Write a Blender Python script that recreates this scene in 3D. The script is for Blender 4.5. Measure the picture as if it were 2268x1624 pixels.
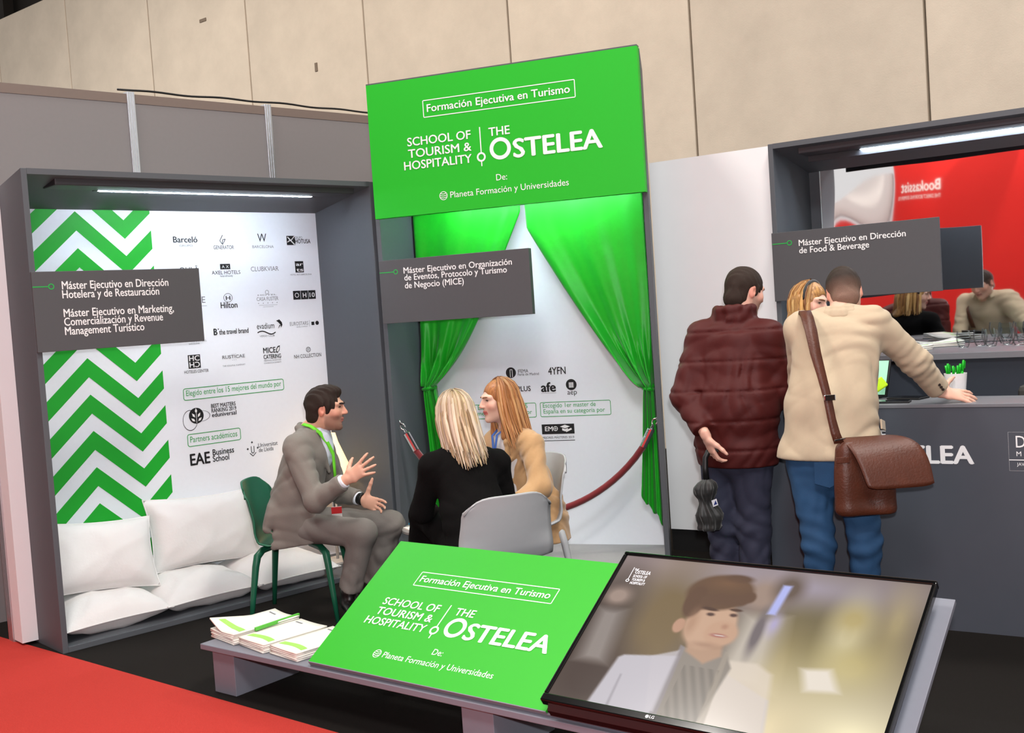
import bpy, math, random
import numpy as np
from mathutils import Matrix, Vector, Euler

for o in list(bpy.data.objects):
    bpy.data.objects.remove(o, do_unlink=True)
SC = bpy.context.scene
COL = SC.collection
R = math.radians
random.seed(7)
RNG = np.random.default_rng(7)

# ------------------------------------------------------------------ camera
CAM_H, PITCH, ROLL = 1.60, 0.0480280584, -0.0673219687
cam = bpy.data.cameras.new('camera')
cam.sensor_width = 36.0
cam.lens = 36.0 * 2424.17 / 2268.0
cam.clip_end = 200
cam_ob = bpy.data.objects.new('camera', cam)
COL.objects.link(cam_ob)
_f = Vector((0, math.cos(PITCH), -math.sin(PITCH)))
_u = Vector((0, math.sin(PITCH), math.cos(PITCH)))
_r = Vector((1, 0, 0))
_R = _r * math.cos(ROLL) + _u * math.sin(ROLL)
_U = _u * math.cos(ROLL) - _r * math.sin(ROLL)
cam_ob.matrix_world = Matrix(((_R.x, _U.x, -_f.x, 0), (_R.y, _U.y, -_f.y, 0), (_R.z, _U.z, -_f.z, CAM_H), (0, 0, 0, 1)))
SC.camera = cam_ob

# ------------------------------------------------------------------ light
SC.view_settings.view_transform = 'Standard'
SC.view_settings.look = 'None'
SC.view_settings.gamma = 1.0
SC.view_settings.use_curve_mapping = False
SC.view_settings.exposure = 0.0
world = bpy.data.worlds.new('hall_air')
SC.world = world
world.use_nodes = True
world.node_tree.nodes['Background'].inputs[0].default_value = (1.0, 0.97, 0.95, 1)
world.node_tree.nodes['Background'].inputs[1].default_value = 0.92


def area(name, loc, size, power, color, target=None, size_y=None):
    l = bpy.data.lights.new(name, 'AREA')
    l.energy = power
    l.color = color
    l.size = size
    if size_y:
        l.shape = 'RECTANGLE'
        l.size_y = size_y
    o = bpy.data.objects.new(name, l)
    COL.objects.link(o)
    o.location = loc
    if target is not None:
        o.rotation_euler = (Vector(target) - Vector(loc)).to_track_quat('-Z', 'Y').to_euler()
    return o


def spot(name, loc, target, power, color, angle, radius=0.05, blend=0.3):
    l = bpy.data.lights.new(name, 'SPOT')
    l.energy = power
    l.color = color
    l.spot_size = R(angle)
    l.spot_blend = blend
    l.shadow_soft_size = radius
    o = bpy.data.objects.new(name, l)
    COL.objects.link(o)
    o.location = loc
    o.rotation_euler = (Vector(target) - Vector(loc)).to_track_quat('-Z', 'Y').to_euler()
    return o


# the photographer's flash on the hot shoe
spot('camera_flash', (0.05, 0.02, 1.76), (0.1, 6, 1.25), 440, (0.97, 0.98, 1.0), 84, 0.04, 0.5)
# added frontal fill, above and behind the camera, to brighten the white walls
area('added_front_fill', (0.3, -0.8, 5.6), 2.4, 135, (0.95, 0.97, 1.0), (0.4, 7.0, 1.3), 0.5)
# high-bay lamps under the hall roof
for lx, ly, p in ((-3.5, 5.0, 430), (2.5, 3.2, 430), (-1.0, -2.5, 330), (5.0, 7.0, 230), (-8.5, 13.0, 520)):
    area('high_bay_lamp', (lx, ly, 8.6), 1.6, p, (1.0, 0.95, 0.89))
area('wall_washer_lamp', (-3.5, 9.5, 8.6), 6.0, 300, (1.0, 0.91, 0.80), (-3.5, 15.0, 3.0), 1.5)
# ------------------------------------------------------------------ materials
def lin(c):
    out = []
    for v in c:
        v = v / 255.0
        out.append(v / 12.92 if v <= 0.04045 else ((v + 0.055) / 1.055) ** 2.4)
    return tuple(out) + (1.0,)


MATS = {}


def mat(name, rgb=(128, 128, 128), rough=0.6, metal=0.0, var=0.06, scale=40.0, bump=0.0, bscale=200.0, spec=0.5,
        emit=None, estr=0.0, trans=0.0, sss=0.0, attr=None, stretch=None, sheen=0.0, coat=0.0, rand=0.0, ior=1.45):
    if name in MATS:
        return MATS[name]
    m = bpy.data.materials.new(name)
    m.use_nodes = True
    nt = m.node_tree
    n = nt.nodes
    b = n['Principled BSDF']
    b.inputs['Roughness'].default_value = rough
    b.inputs['Metallic'].default_value = metal
    b.inputs['Specular IOR Level'].default_value = spec
    b.inputs['IOR'].default_value = ior
    b.inputs['Transmission Weight'].default_value = trans
    b.inputs['Sheen Weight'].default_value = sheen
    b.inputs['Coat Weight'].default_value = coat
    if sss:
        b.inputs['Subsurface Weight'].default_value = sss
        b.inputs['Subsurface Radius'].default_value = (0.012, 0.005, 0.003)
        b.inputs['Subsurface Scale'].default_value = 1.0
    tc = n.new('ShaderNodeTexCoord')
    mp = n.new('ShaderNodeMapping')
    if stretch:
        mp.inputs['Scale'].default_value = stretch
    nt.links.new(tc.outputs['Object'], mp.inputs['Vector'])
    nz = n.new('ShaderNodeTexNoise')
    nz.inputs['Scale'].default_value = scale
    nz.inputs['Detail'].default_value = 4
    nt.links.new(mp.outputs['Vector'], nz.inputs['Vector'])
    mr = n.new('ShaderNodeMapRange')
    mr.inputs['To Min'].default_value = 1 - var
    mr.inputs['To Max'].default_value = 1 + var
    nt.links.new(nz.outputs['Fac'], mr.inputs['Value'])
    val = mr.outputs['Result']
    if rand:
        oi = n.new('ShaderNodeObjectInfo')
        m2 = n.new('ShaderNodeMapRange')
        m2.inputs['To Min'].default_value = 1 - rand
        m2.inputs['To Max'].default_value = 1 + rand
        nt.links.new(oi.outputs['Random'], m2.inputs['Value'])
        mm = n.new('ShaderNodeMath')
        mm.operation = 'MULTIPLY'
        nt.links.new(val, mm.inputs[0])
        nt.links.new(m2.outputs['Result'], mm.inputs[1])
        val = mm.outputs[0]
    mx = n.new('ShaderNodeVectorMath')
    mx.operation = 'SCALE'
    if attr:
        at = n.new('ShaderNodeAttribute')
        at.attribute_name = attr
        nt.links.new(at.outputs['Color'], mx.inputs[0])
    else:
        mx.inputs[0].default_value = lin(rgb)[:3]
    nt.links.new(val, mx.inputs['Scale'])
    nt.links.new(mx.outputs['Vector'], b.inputs['Base Color'])
    if bump:
        n2 = n.new('ShaderNodeTexNoise')
        n2.inputs['Scale'].default_value = bscale
        n2.inputs['Detail'].default_value = 3
        nt.links.new(mp.outputs['Vector'], n2.inputs['Vector'])
        bp = n.new('ShaderNodeBump')
        bp.inputs['Strength'].default_value = bump
        bp.inputs['Distance'].default_value = 0.004
        nt.links.new(n2.outputs['Fac'], bp.inputs['Height'])
        nt.links.new(bp.outputs['Normal'], b.inputs['Normal'])
    if estr:
        if attr and emit is None:
            nt.links.new(mx.outputs['Vector'], b.inputs['Emission Color'])
        else:
            b.inputs['Emission Color'].default_value = lin(emit or rgb)
        b.inputs['Emission Strength'].default_value = estr
    MATS[name] = m
    return m


GREY = mat('stand_grey_paint', (84, 88, 93), 0.55, var=0.04)
GREY2 = mat('bench_grey_paint', (116, 118, 128), 0.5, var=0.04)
SIGNGREY = mat('sign_grey_board', (78, 78, 81), 0.6, var=0.03)
COUNTER = mat('counter_grey_paint', (70, 74, 83), 0.55, var=0.05, scale=12)
WHITE = mat('white_board', (236, 240, 246), 0.55, var=0.02)
WHITEW = mat('white_wall_paint', (238, 240, 241), 0.6, var=0.02, scale=8)
PRINT_W = mat('print_white', (240, 240, 240), 0.6, var=0.01)
PRINT_K = mat('print_black', (20, 20, 22), 0.6, var=0.02)
PRINT_G = mat('print_grey', (118, 120, 124), 0.6, var=0.02)
PRINT_V = mat('print_green_line', (40, 160, 72), 0.6, var=0.02)
CHEV = mat('print_chevron_green', (22, 168, 42), 0.5, var=0.02)
BANNER = mat('banner_green', (24, 182, 32), 0.55, var=0.02)
BOARD = mat('board_green', (34, 166, 18), 0.5, var=0.02)
CURTAIN = mat('curtain_satin', (14, 176, 24), 0.42, var=0.10, scale=30, bump=0.25, bscale=25, sheen=0.2)
CONC = mat('cast_concrete', (204, 191, 174), 0.85, var=0.26, scale=1.1, bump=0.45, bscale=70, rand=0.045)
CONC_J = mat('concrete_joint', (120, 106, 92), 0.9, var=0.1)
OCTA = mat('grey_partition_panel', (128, 124, 124), 0.7, var=0.03)
OCTA_T = mat('partition_rail', (118, 104, 96), 0.6, var=0.04)
ALU = mat('aluminium', (205, 207, 210), 0.32, metal=0.9, var=0.05)
CHROME = mat('chrome', (225, 225, 228), 0.12, metal=1.0, var=0.02)
BLACKC = mat('black_carpet', (27, 24, 22), 0.95, var=0.35, scale=300, bump=0.6, bscale=500, spec=0.15)
REDC = mat('red_carpet', (180, 58, 51), 0.95, var=0.18, scale=250, bump=0.6, bscale=500, spec=0.1)
HALLF = mat('hall_floor', (120, 108, 96), 0.7, var=0.1, scale=3)
ROOF = mat('dark_roof', (38, 33, 30), 0.9, var=0.3, scale=0.8)
PLASTB = mat('black_gloss_plastic', (10, 10, 11), 0.12, var=0.05, spec=0.6)
PLASTM = mat('black_matt_plastic', (18, 18, 19), 0.45, var=0.05)
PAPER = mat('paper', (226, 222, 212), 0.75, var=0.03, scale=20)
PAPER_E = mat('paper_edges', (196, 190, 194), 0.8, var=0.16, scale=8, stretch=(1, 1, 90))
PAPER_G = mat('paper_green_print', (150, 205, 92), 0.7, var=0.05)
SPINE_G = mat('green_plastic_spine', (84, 176, 60), 0.35, var=0.1)
LINEN = mat('white_linen', (226, 224, 222), 0.85, var=0.03, scale=12, bump=0.25, bscale=60)
VELVET = mat('burgundy_velvet', (112, 16, 22), 0.9, var=0.2, scale=60, sheen=0.6)
GCHAIR = mat('green_chair_plastic', (22, 92, 66), 0.4, var=0.05)
LCHAIR = mat('pale_grey_chair_plastic', (176, 178, 180), 0.45, var=0.03)
LED = mat('led_tube', (235, 245, 255), 0.5, emit=(222, 240, 255), estr=115.0)
LEDH = mat('led_hidden_tube', (235, 245, 255), 0.5, emit=(225, 240, 255), estr=110.0)
SHADE = mat('lit_lampshade', (255, 226, 184), 0.8, emit=(255, 222, 170), estr=1.15)
GLASS = mat('clear_glass', (250, 252, 252), 0.02, trans=1.0, var=0.0, ior=1.45)
_nt = GLASS.node_tree
_tr = _nt.nodes.new('ShaderNodeBsdfTransparent')
_tr.inputs[0].default_value = (0.93, 0.96, 0.96, 1)
_gl = _nt.nodes.new('ShaderNodeBsdfGlossy')
_gl.inputs['Roughness'].default_value = 0.03
_lw = _nt.nodes.new('ShaderNodeLayerWeight')
_lw.inputs['Blend'].default_value = 0.22
_mx = _nt.nodes.new('ShaderNodeMixShader')
_mm = _nt.nodes.new('ShaderNodeMath')
_mm.operation = 'MULTIPLY'
_mm.inputs[1].default_value = 0.7
_nt.links.new(_lw.outputs['Fresnel'], _mm.inputs[0])
_nt.links.new(_mm.outputs[0], _mx.inputs[0])
_nt.links.new(_tr.outputs[0], _mx.inputs[1])
_nt.links.new(_gl.outputs[0], _mx.inputs[2])
_nt.links.new(_mx.outputs[0], _nt.nodes['Material Output'].inputs[0])
_cn = CONC.node_tree.nodes
for _n in _cn:
    if _n.type == 'TEX_NOISE':
        _n.inputs['Detail'].default_value = 12
        _n.inputs['Roughness'].default_value = 0.68
MIRROR = mat('mirror_foil', (228, 228, 230), 0.03, metal=1.0, var=0.01)
REDW = mat('red_fabric_wall', (206, 30, 26), 0.5, var=0.06, scale=2)


# ------------------------------------------------------------------ object helpers
def tag(o, label=None, cat=None, group=None, kind=None):
    if label:
        o['label'] = label
    if cat:
        o['category'] = cat
    if group:
        o['group'] = group
    if kind:
        o['kind'] = kind
    return o


def thing(name, label, cat, loc=(0, 0, 0), rz=0.0, group=None, rx=0.0, kind=None):
    o = bpy.data.objects.new(name, None)
    COL.objects.link(o)
    o.empty_display_size = 0.1
    o.location = loc
    o.rotation_euler = (R(rx), 0, R(rz))
    return tag(o, label, cat, group, kind)


def link_mesh(name, me, m, parent=None):
    me.materials.append(m)
    o = bpy.data.objects.new(name, me)
    COL.objects.link(o)
    if parent is not None:
        o.parent = parent
    return o


class MB:
    """collects shapes, build() links them as one mesh object"""

    def __init__(s):
        s.v = []
        s.f = []

    def add(s, v, f):
        n = len(s.v)
        s.v += [tuple(p) for p in v]
        s.f += [tuple(i + n for i in q) for q in f]
        return s

    def box(s, x0, x1, y0, y1, z0, z1):
        return s.add([(x0, y0, z0), (x1, y0, z0), (x1, y1, z0), (x0, y1, z0), (x0, y0, z1), (x1, y0, z1), (x1, y1, z1), (x0, y1, z1)],
                     [(0, 3, 2, 1), (4, 5, 6, 7), (0, 1, 5, 4), (1, 2, 6, 5), (2, 3, 7, 6), (3, 0, 4, 7)])

    def prism(s, pts, off):
        """closed polygon pts (3d) extruded by vector off"""
        n = len(pts)
        off = Vector(off)
        v = [tuple(p) for p in pts] + [tuple(Vector(p) + off) for p in pts]
        f = [tuple(range(n - 1, -1, -1)), tuple(range(n, 2 * n))]
        f += [(i, (i + 1) % n, n + (i + 1) % n, n + i) for i in range(n)]
        return s.add(v, f)

    def poly(s, pts):
        return s.add(pts, [tuple(range(len(pts)))])

    def tube(s, pts, rad, seg=10, cap=True, flat=1.0, up=None):
        """tube through 3d points; rad a number or a list; flat squashes along the second axis"""
        pts = [Vector(p) for p in pts]
        n = len(pts)
        if not hasattr(rad, '__len__'):
            rad = [rad] * n
        base = len(s.v)
        u = None
        for i, p in enumerate(pts):
            d = (pts[min(i + 1, n - 1)] - pts[max(i - 1, 0)]).normalized()
            if u is None:
                ref = Vector(up) if up else (Vector((0, 0, 1)) if abs(d.z) < 0.9 else Vector((1, 0, 0)))
                u = (ref - d * ref.dot(d)).normalized()
            else:
                u = (u - d * u.dot(d)).normalized()
            w = d.cross(u)
            for k in range(seg):
                a = 2 * math.pi * k / seg
                s.v.append(tuple(p + u * (math.cos(a) * rad[i] * flat) + w * (math.sin(a) * rad[i])))
        for i in range(n - 1):
            for k in range(seg):
                a, b = base + i * seg + k, base + i * seg + (k + 1) % seg
                s.f.append((a, b, b + seg, a + seg))
        if cap:
            s.f.append(tuple(base + k for k in range(seg - 1, -1, -1)))
            s.f.append(tuple(base + (n - 1) * seg + k for k in range(seg)))
        return s

    def lathe(s, prof, seg=24, c=(0, 0, 0)):
        base = len(s.v)
        for r, z in prof:
            for k in range(seg):
                a = 2 * math.pi * k / seg
                s.v.append((c[0] + r * math.cos(a), c[1] + r * math.sin(a), c[2] + z))
        for i in range(len(prof) - 1):
            for k in range(seg):
                a, b = base + i * seg + k, base + i * seg + (k + 1) % seg
                s.f.append((a, b, b + seg, a + seg))
        return s

    def disc(s, c, r, axis_u, axis_v, seg=24, inner=0.0):
        c, au, av = Vector(c), Vector(axis_u), Vector(axis_v)
        base = len(s.v)
        for k in range(seg):
            a = 2 * math.pi * k / seg
            s.v.append(tuple(c + au * (r * math.cos(a)) + av * (r * math.sin(a))))
        if inner:
            for k in range(seg):
                a = 2 * math.pi * k / seg
                s.v.append(tuple(c + au * (inner * math.cos(a)) + av * (inner * math.sin(a))))
            for k in range(seg):
                k2 = (k + 1) % seg
                s.f.append((base + k, base + k2, base + seg + k2, base + seg + k))
        else:
            s.f.append(tuple(base + k for k in range(seg)))
        return s

    def grid(s, fn, nu, nv):
        base = len(s.v)
        for j in range(nv + 1):
            for i in range(nu + 1):
                s.v.append(tuple(fn(i / nu, j / nv)))
        for j in range(nv):
            for i in range(nu):
                a = base + j * (nu + 1) + i
                s.f.append((a, a + 1, a + nu + 2, a + nu + 1))
        return s

    def build(s, name, m, parent=None, smooth=False, bevel=0.0, solid=0.0, subsurf=0):
        me = bpy.data.meshes.new(name)
        me.from_pydata(s.v, [], s.f)
        me.validate()
        me.update()
        if smooth:
            me.polygons.foreach_set('use_smooth', [True] * len(me.polygons))
        o = link_mesh(name, me, m, parent)
        if solid:
            md = o.modifiers.new('thickness', 'SOLIDIFY')
            md.thickness = solid
            md.offset = 0
        if bevel:
            md = o.modifiers.new('bevel', 'BEVEL')
            md.width = bevel
            md.segments = 2
            md.limit_method = 'ANGLE'
        if subsurf:
            md = o.modifiers.new('subsurf', 'SUBSURF')
            md.levels = md.render_levels = subsurf
        return o


def copy_tree(o, parent=None):
    c = o.copy()
    COL.objects.link(c)
    if parent is not None:
        c.parent = parent
    for ch in [x for x in bpy.data.objects if x.parent == o]:
        copy_tree(ch, c)
    return c


# ------------------------------------------------------------------ flat print: lettering and marks
_cap = None


def text_verts(s, weight):
    cu = bpy.data.curves.new('t', 'FONT')
    cu.body = s
    cu.resolution_u = 3
    ob = bpy.data.objects.new('t', cu)
    COL.objects.link(ob)
    me = bpy.data.meshes.new_from_object(ob)
    v = np.empty(len(me.vertices) * 3)
    me.vertices.foreach_get('co', v)
    v = v.reshape(-1, 3)
    f = [tuple(p.vertices) for p in me.polygons]
    d = (0.0, 0.016, 0.028, 0.036)[weight]
    if d:
        v0, f0 = v, f
        for n_, (sx, sy) in enumerate(((-1, 0), (1, 0), (0, 0.6), (0, -0.6))):
            f = f + [tuple(i + len(v) for i in q) for q in f0]
            v = np.concatenate([v, v0 + np.array([sx * d, sy * d, 0.00025 * (n_ + 1)])])
    bpy.data.objects.remove(ob)
    bpy.data.curves.remove(cu)
    bpy.data.meshes.remove(me)
    return v, f


def cap_h():
    global _cap
    if _cap is None:
        v, f = text_verts('H', 0)
        _cap = v[:, 1].max() - v[:, 1].min()
    return _cap


INK = {'k': PRINT_K, 'g': PRINT_G, 'v': PRINT_V, 'w': PRINT_W}


def lettering(parent, s, x0, x1, z, h, weight=0, ink='k', y=0.0, label=None, material=None, flip=False):
    v, f = text_verts(s, weight)
    w0, w1 = v[:, 0].min(), v[:, 0].max()
    sx = (x1 - x0) / (w1 - w0)
    sz = h / cap_h()
    vv = [((x0 + (p[0] - w0) * sx), y - p[2], z + p[1] * sz) for p in v]
    mb = MB()
    mb.add(vv, f)
    return mb.build('lettering', material or INK[ink], parent)


def bar(parent, x0, z0, x1, z1, w, ink='k', y=0.0, name='printed_line', material=None):
    dx, dz = x1 - x0, z1 - z0
    l = math.hypot(dx, dz)
    nx, nz = -dz / l * w / 2, dx / l * w / 2
    return MB().poly([(x0 + nx, y, z0 + nz), (x0 - nx, y, z0 - nz), (x1 - nx, y, z1 - nz), (x1 + nx, y, z1 + nz)]).build(name, material or INK[ink], parent)


def rect(parent, x0, x1, z0, z1, ink='k', y=0.0, name='printed_block'):
    return MB().poly([(x0, y, z0), (x1, y, z0), (x1, y, z1), (x0, y, z1)]).build(name, INK[ink], parent)


def ring(parent, x, z, r, w, ink='k', y=0.0, sq=1.0, name='printed_ring'):
    return MB().disc((x, y, z), r, (1, 0, 0), (0, 0, sq), 28, max(0.0, r - w)).build(name, INK[ink], parent)


def frame_box(parent, x0, x1, z0, z1, w, rad, ink, y):
    """outline of a rounded rectangle"""
    mb = MB()
    o, i = [], []
    for cx, cz, a0 in ((x1 - rad, z1 - rad, 0), (x0 + rad, z1 - rad, 90), (x0 + rad, z0 + rad, 180), (x1 - rad, z0 + rad, 270)):
        for k in range(6):
            a = R(a0 + 18 * k)
            o.append((cx + rad * math.cos(a), y, cz + rad * math.sin(a)))
            ri = max(rad - w, 0.0005)
            i.append((cx + ri * math.cos(a), y, cz + ri * math.sin(a)))
    n = len(o)
    mb.add(o + i, [(k, (k + 1) % n, n + (k + 1) % n, n + k) for k in range(n)])
    return mb.build('printed_frame', INK[ink], parent)


def shape(parent, pts, ink='k', y=0.0, name='printed_mark'):
    return MB().poly([(p[0], y, p[1]) for p in pts]).build(name, INK[ink], parent)


# ------------------------------------------------------------------ signed-distance modelling for bodies and cloth
V3 = lambda p: np.array(p, dtype=np.float64)


def unit(v):
    v = V3(v)
    return v / np.linalg.norm(v)


class SDF:
    def __init__(s, vox):
        s.h = vox
        s.pr = []
        s.cuts = []

    def cap(s, p, q, r1, r2=None, k=0.015, op=1, flat=False):
        p, q = V3(p), V3(q)
        r2 = r1 if r2 is None else r2
        m = max(r1, r2)
        ax = q - p
        L2 = float(ax @ ax) + 1e-12

        def fn(X, Y, Z):
            dx, dy, dz = X - p[0], Y - p[1], Z - p[2]
            tt = (dx * ax[0] + dy * ax[1] + dz * ax[2]) / L2
            t = np.clip(tt, 0, 1)
            d = np.sqrt((dx - t * ax[0]) ** 2 + (dy - t * ax[1]) ** 2 + (dz - t * ax[2]) ** 2) - (r1 + (r2 - r1) * t)
            if flat:
                d = np.maximum(d, (tt - 1) * math.sqrt(L2))
            return d
        s.pr.append((fn, np.minimum(p, q) - m, np.maximum(p, q) + m, k, op))
        return s

    def ecap(s, p, q, ab1, ab2, u, k=0.02, op=1, flat=False):
        p, q, u = V3(p), V3(q), unit(u)
        ax = q - p
        L = np.linalg.norm(ax) + 1e-9
        e = ax / L
        u = unit(u - e * (u @ e))
        w = np.cross(e, u)
        m = max(max(ab1), max(ab2))

        def fn(X, Y, Z):
            dx, dy, dz = X - p[0], Y - p[1], Z - p[2]
            l = dx * e[0] + dy * e[1] + dz * e[2]
            t = np.clip(l / L, 0, 1)
            over = l - t * L
            a = ab1[0] + (ab2[0] - ab1[0]) * t
            b = ab1[1] + (ab2[1] - ab1[1]) * t
            mn = np.minimum(a, b)
            x = (dx * u[0] + dy * u[1] + dz * u[2]) / a
            y = (dx * w[0] + dy * w[1] + dz * w[2]) / b
            d = (np.sqrt(x * x + y * y + (over / mn) ** 2) - 1) * mn
            if flat:
                d = np.maximum(d, l - L)
            return d
        s.pr.append((fn, np.minimum(p, q) - m, np.maximum(p, q) + m, k, op))
        return s

    def ell(s, c, r, axes=None, k=0.015, op=1):
        c, r = V3(c), V3(r)
        A = np.eye(3) if axes is None else np.array([unit(a) for a in axes])
        m = r.max()
        mn = r.min()

        def fn(X, Y, Z):
            dx, dy, dz = X - c[0], Y - c[1], Z - c[2]
            q = 0
            q2 = 0
            for i in range(3):
                t = (dx * A[i][0] + dy * A[i][1] + dz * A[i][2]) / r[i]
                q = q + t * t
                q2 = q2 + (t / r[i]) ** 2
            k0 = np.sqrt(q)
            return k0 * (k0 - 1) / np.maximum(np.sqrt(q2), 1e-6)
        s.pr.append((fn, c - m, c + m, k, op))
        return s

    def cut(s, c, n):
        s.cuts.append((V3(c), unit(n)))
        return s

    def mesh(s, noise=None):
        h = s.h
        lo = np.min([p[1] for p in s.pr if p[4] > 0], axis=0) - 4 * h
        hi = np.max([p[2] for p in s.pr if p[4] > 0], axis=0) + 4 * h
        N = np.ceil((hi - lo) / h).astype(int) + 1
        xs = [(lo[i] + h * np.arange(N[i])).astype(np.float32) for i in range(3)]
        F = np.full(N, 0.3, np.float32)
        for fn, a, b, k, op in s.pr:
            mg = k + 4 * h
            i0 = np.maximum(((a - mg - lo) / h).astype(int), 0)
            i1 = np.minimum(((b + mg - lo) / h).astype(int) + 2, N)
            if (i1 <= i0).any():
                continue
            sl = tuple(slice(i0[i], i1[i]) for i in range(3))
            d = fn(xs[0][sl[0]][:, None, None], xs[1][sl[1]][None, :, None], xs[2][sl[2]][None, None, :]).astype(np.float32)
            f = F[sl]
            if op > 0:
                hh = np.clip(0.5 + 0.5 * (f - d) / k, 0, 1)
                F[sl] = f * (1 - hh) + d * hh - k * hh * (1 - hh)
            else:
                d = -d
                hh = np.clip(0.5 - 0.5 * (f - d) / k, 0, 1)
                F[sl] = f * (1 - hh) + d * hh + k * hh * (1 - hh)
        if noise is not None:
            idx = np.nonzero(np.abs(F) < 0.035)
            P = [xs[i][idx[i]] for i in range(3)]
            F[idx] += noise(*P).astype(np.float32)
        for c, n in s.cuts:
            d = (xs[0][:, None, None] - c[0]) * n[0] + (xs[1][None, :, None] - c[1]) * n[1] + (xs[2][None, None, :] - c[2]) * n[2]
            F = np.maximum(F, d.astype(np.float32))
        return surface_nets(F, lo, h)


def surface_nets(F, lo, h):
    S = F < 0
    c = [S[:-1, :-1, :-1], S[1:, :-1, :-1], S[:-1, 1:, :-1], S[1:, 1:, :-1], S[:-1, :-1, 1:], S[1:, :-1, 1:], S[:-1, 1:, 1:], S[1:, 1:, 1:]]
    cnt = sum(x.astype(np.int8) for x in c)
    act = np.nonzero((cnt > 0) & (cnt < 8))
    off = np.array([(0, 0, 0), (1, 0, 0), (0, 1, 0), (1, 1, 0), (0, 0, 1), (1, 0, 1), (0, 1, 1), (1, 1, 1)])
    val = np.stack([F[act[0] + o[0], act[1] + o[1], act[2] + o[2]] for o in off])
    acc = np.zeros((len(act[0]), 3))
    num = np.zeros(len(act[0]))
    for i, j in ((0, 1), (2, 3), (4, 5), (6, 7), (0, 2), (1, 3), (4, 6), (5, 7), (0, 4), (1, 5), (2, 6), (3, 7)):
        m = (val[i] < 0) != (val[j] < 0)
        t = np.where(m, val[i] / np.where(m, val[i] - val[j], 1), 0)
        acc += np.where(m[:, None], off[i] + (off[j] - off[i]) * t[:, None], 0)
        num += m
    V = lo + h * (np.stack(act, 1) + acc / num[:, None])
    ids = np.full(cnt.shape, -1, np.int32)
    ids[act] = np.arange(len(act[0]))
    faces = []
    for ax in range(3):
        b, d = (ax + 1) % 3, (ax + 2) % 3
        sl0 = [slice(None)] * 3
        sl1 = [slice(None)] * 3
        sl0[ax] = slice(0, -1)
        sl1[ax] = slice(1, None)
        e0, e1 = S[tuple(sl0)], S[tuple(sl1)]
        ix = list(np.nonzero(e0 != e1))
        ok = (ix[b] > 0) & (ix[d] > 0) & (ix[b] < S.shape[b] - 1) & (ix[d] < S.shape[d] - 1)
        ix = [q[ok] for q in ix]
        flip = e0[tuple(ix)]

        def cell(db, dd):
            q = list(ix)
            q[b] = ix[b] + db
            q[d] = ix[d] + dd
            return ids[tuple(q)]
        q = np.stack([cell(-1, -1), cell(0, -1), cell(0, 0), cell(-1, 0)], 1)
        q[~flip] = q[~flip][:, ::-1]
        faces.append(q)
    return V, np.concatenate(faces)


def np_mesh(name, V, Q, smooth=True, colors=None):
    me = bpy.data.meshes.new(name)
    me.vertices.add(len(V))
    me.vertices.foreach_set('co', V.astype(np.float32).ravel())
    me.loops.add(Q.size)
    me.loops.foreach_set('vertex_index', Q.astype(np.int32).ravel())
    me.polygons.add(len(Q))
    me.polygons.foreach_set('loop_start', np.arange(0, Q.size, Q.shape[1], dtype=np.int32))
    if smooth:
        me.polygons.foreach_set('use_smooth', np.ones(len(Q), bool))
    me.update(calc_edges=True)
    if colors is not None:
        a = me.color_attributes.new('Col', 'FLOAT_COLOR', 'POINT')
        cc = np.ones((len(V), 4), np.float32)
        cc[:, :3] = colors
        a.data.foreach_set('color', cc.ravel())
    return me


def relax(V, Q, it=2, lam=0.5):
    for _ in range(it):
        acc = np.zeros_like(V)
        n = np.zeros(len(V))
        for a, b in ((0, 1), (1, 2), (2, 3), (3, 0)):
            np.add.at(acc, Q[:, a], V[Q[:, b]])
            np.add.at(acc, Q[:, b], V[Q[:, a]])
            np.add.at(n, Q[:, a], 1)
            np.add.at(n, Q[:, b], 1)
        V = V + lam * (acc / np.maximum(n, 1)[:, None] - V)
    return V


def sdf_obj(name, S, m, parent, noise=None, color=None, it=2):
    V, Q = S.mesh(noise)
    V = relax(V, Q, it)
    cols = color(V) if color else None
    org = V3(parent.location) if parent is not None else np.zeros(3)
    me = np_mesh(name, V - org, Q, True, cols)
    return link_mesh(name, me, m, parent)


def wrinkle(amp=0.004, f=75.0, seed=0, dirs=None):
    """cloth creases: ridged waves whose strength comes and goes over the garment"""
    rg = np.random.default_rng(seed)
    ks = [unit(rg.normal(size=3)) if dirs is None else unit(V3(dirs[i % len(dirs)]) + 0.3 * rg.normal(size=3)) for i in range(5)]
    ph = rg.uniform(0, 6.28, 8)
    fr = f * np.array([1.0, 1.5, 0.62, 0.85, 1.2])
    w = np.array([1.0, 0.55, 0.8, 0.8, 0.6])
    mk = rg.normal(size=(5, 3)) * 11

    def fn(X, Y, Z):
        warp = np.sin(14 * X + 11 * Y + ph[0]) + np.sin(13 * Z - 9 * X + ph[1])
        t = 0
        for i in range(5):
            a = np.sin(0.5 * fr[i] * (ks[i][0] * X + ks[i][1] * Y + ks[i][2] * Z) + ph[i] + 1.5 * warp)
            m = np.clip(0.5 + 0.9 * np.sin(mk[i][0] * X + mk[i][1] * Y + mk[i][2] * Z + ph[(i + 3) % 8]), 0, 1)
            t = t + w[i] * m * (np.abs(a) - 0.6)
        return -amp * t
    return fn
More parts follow.
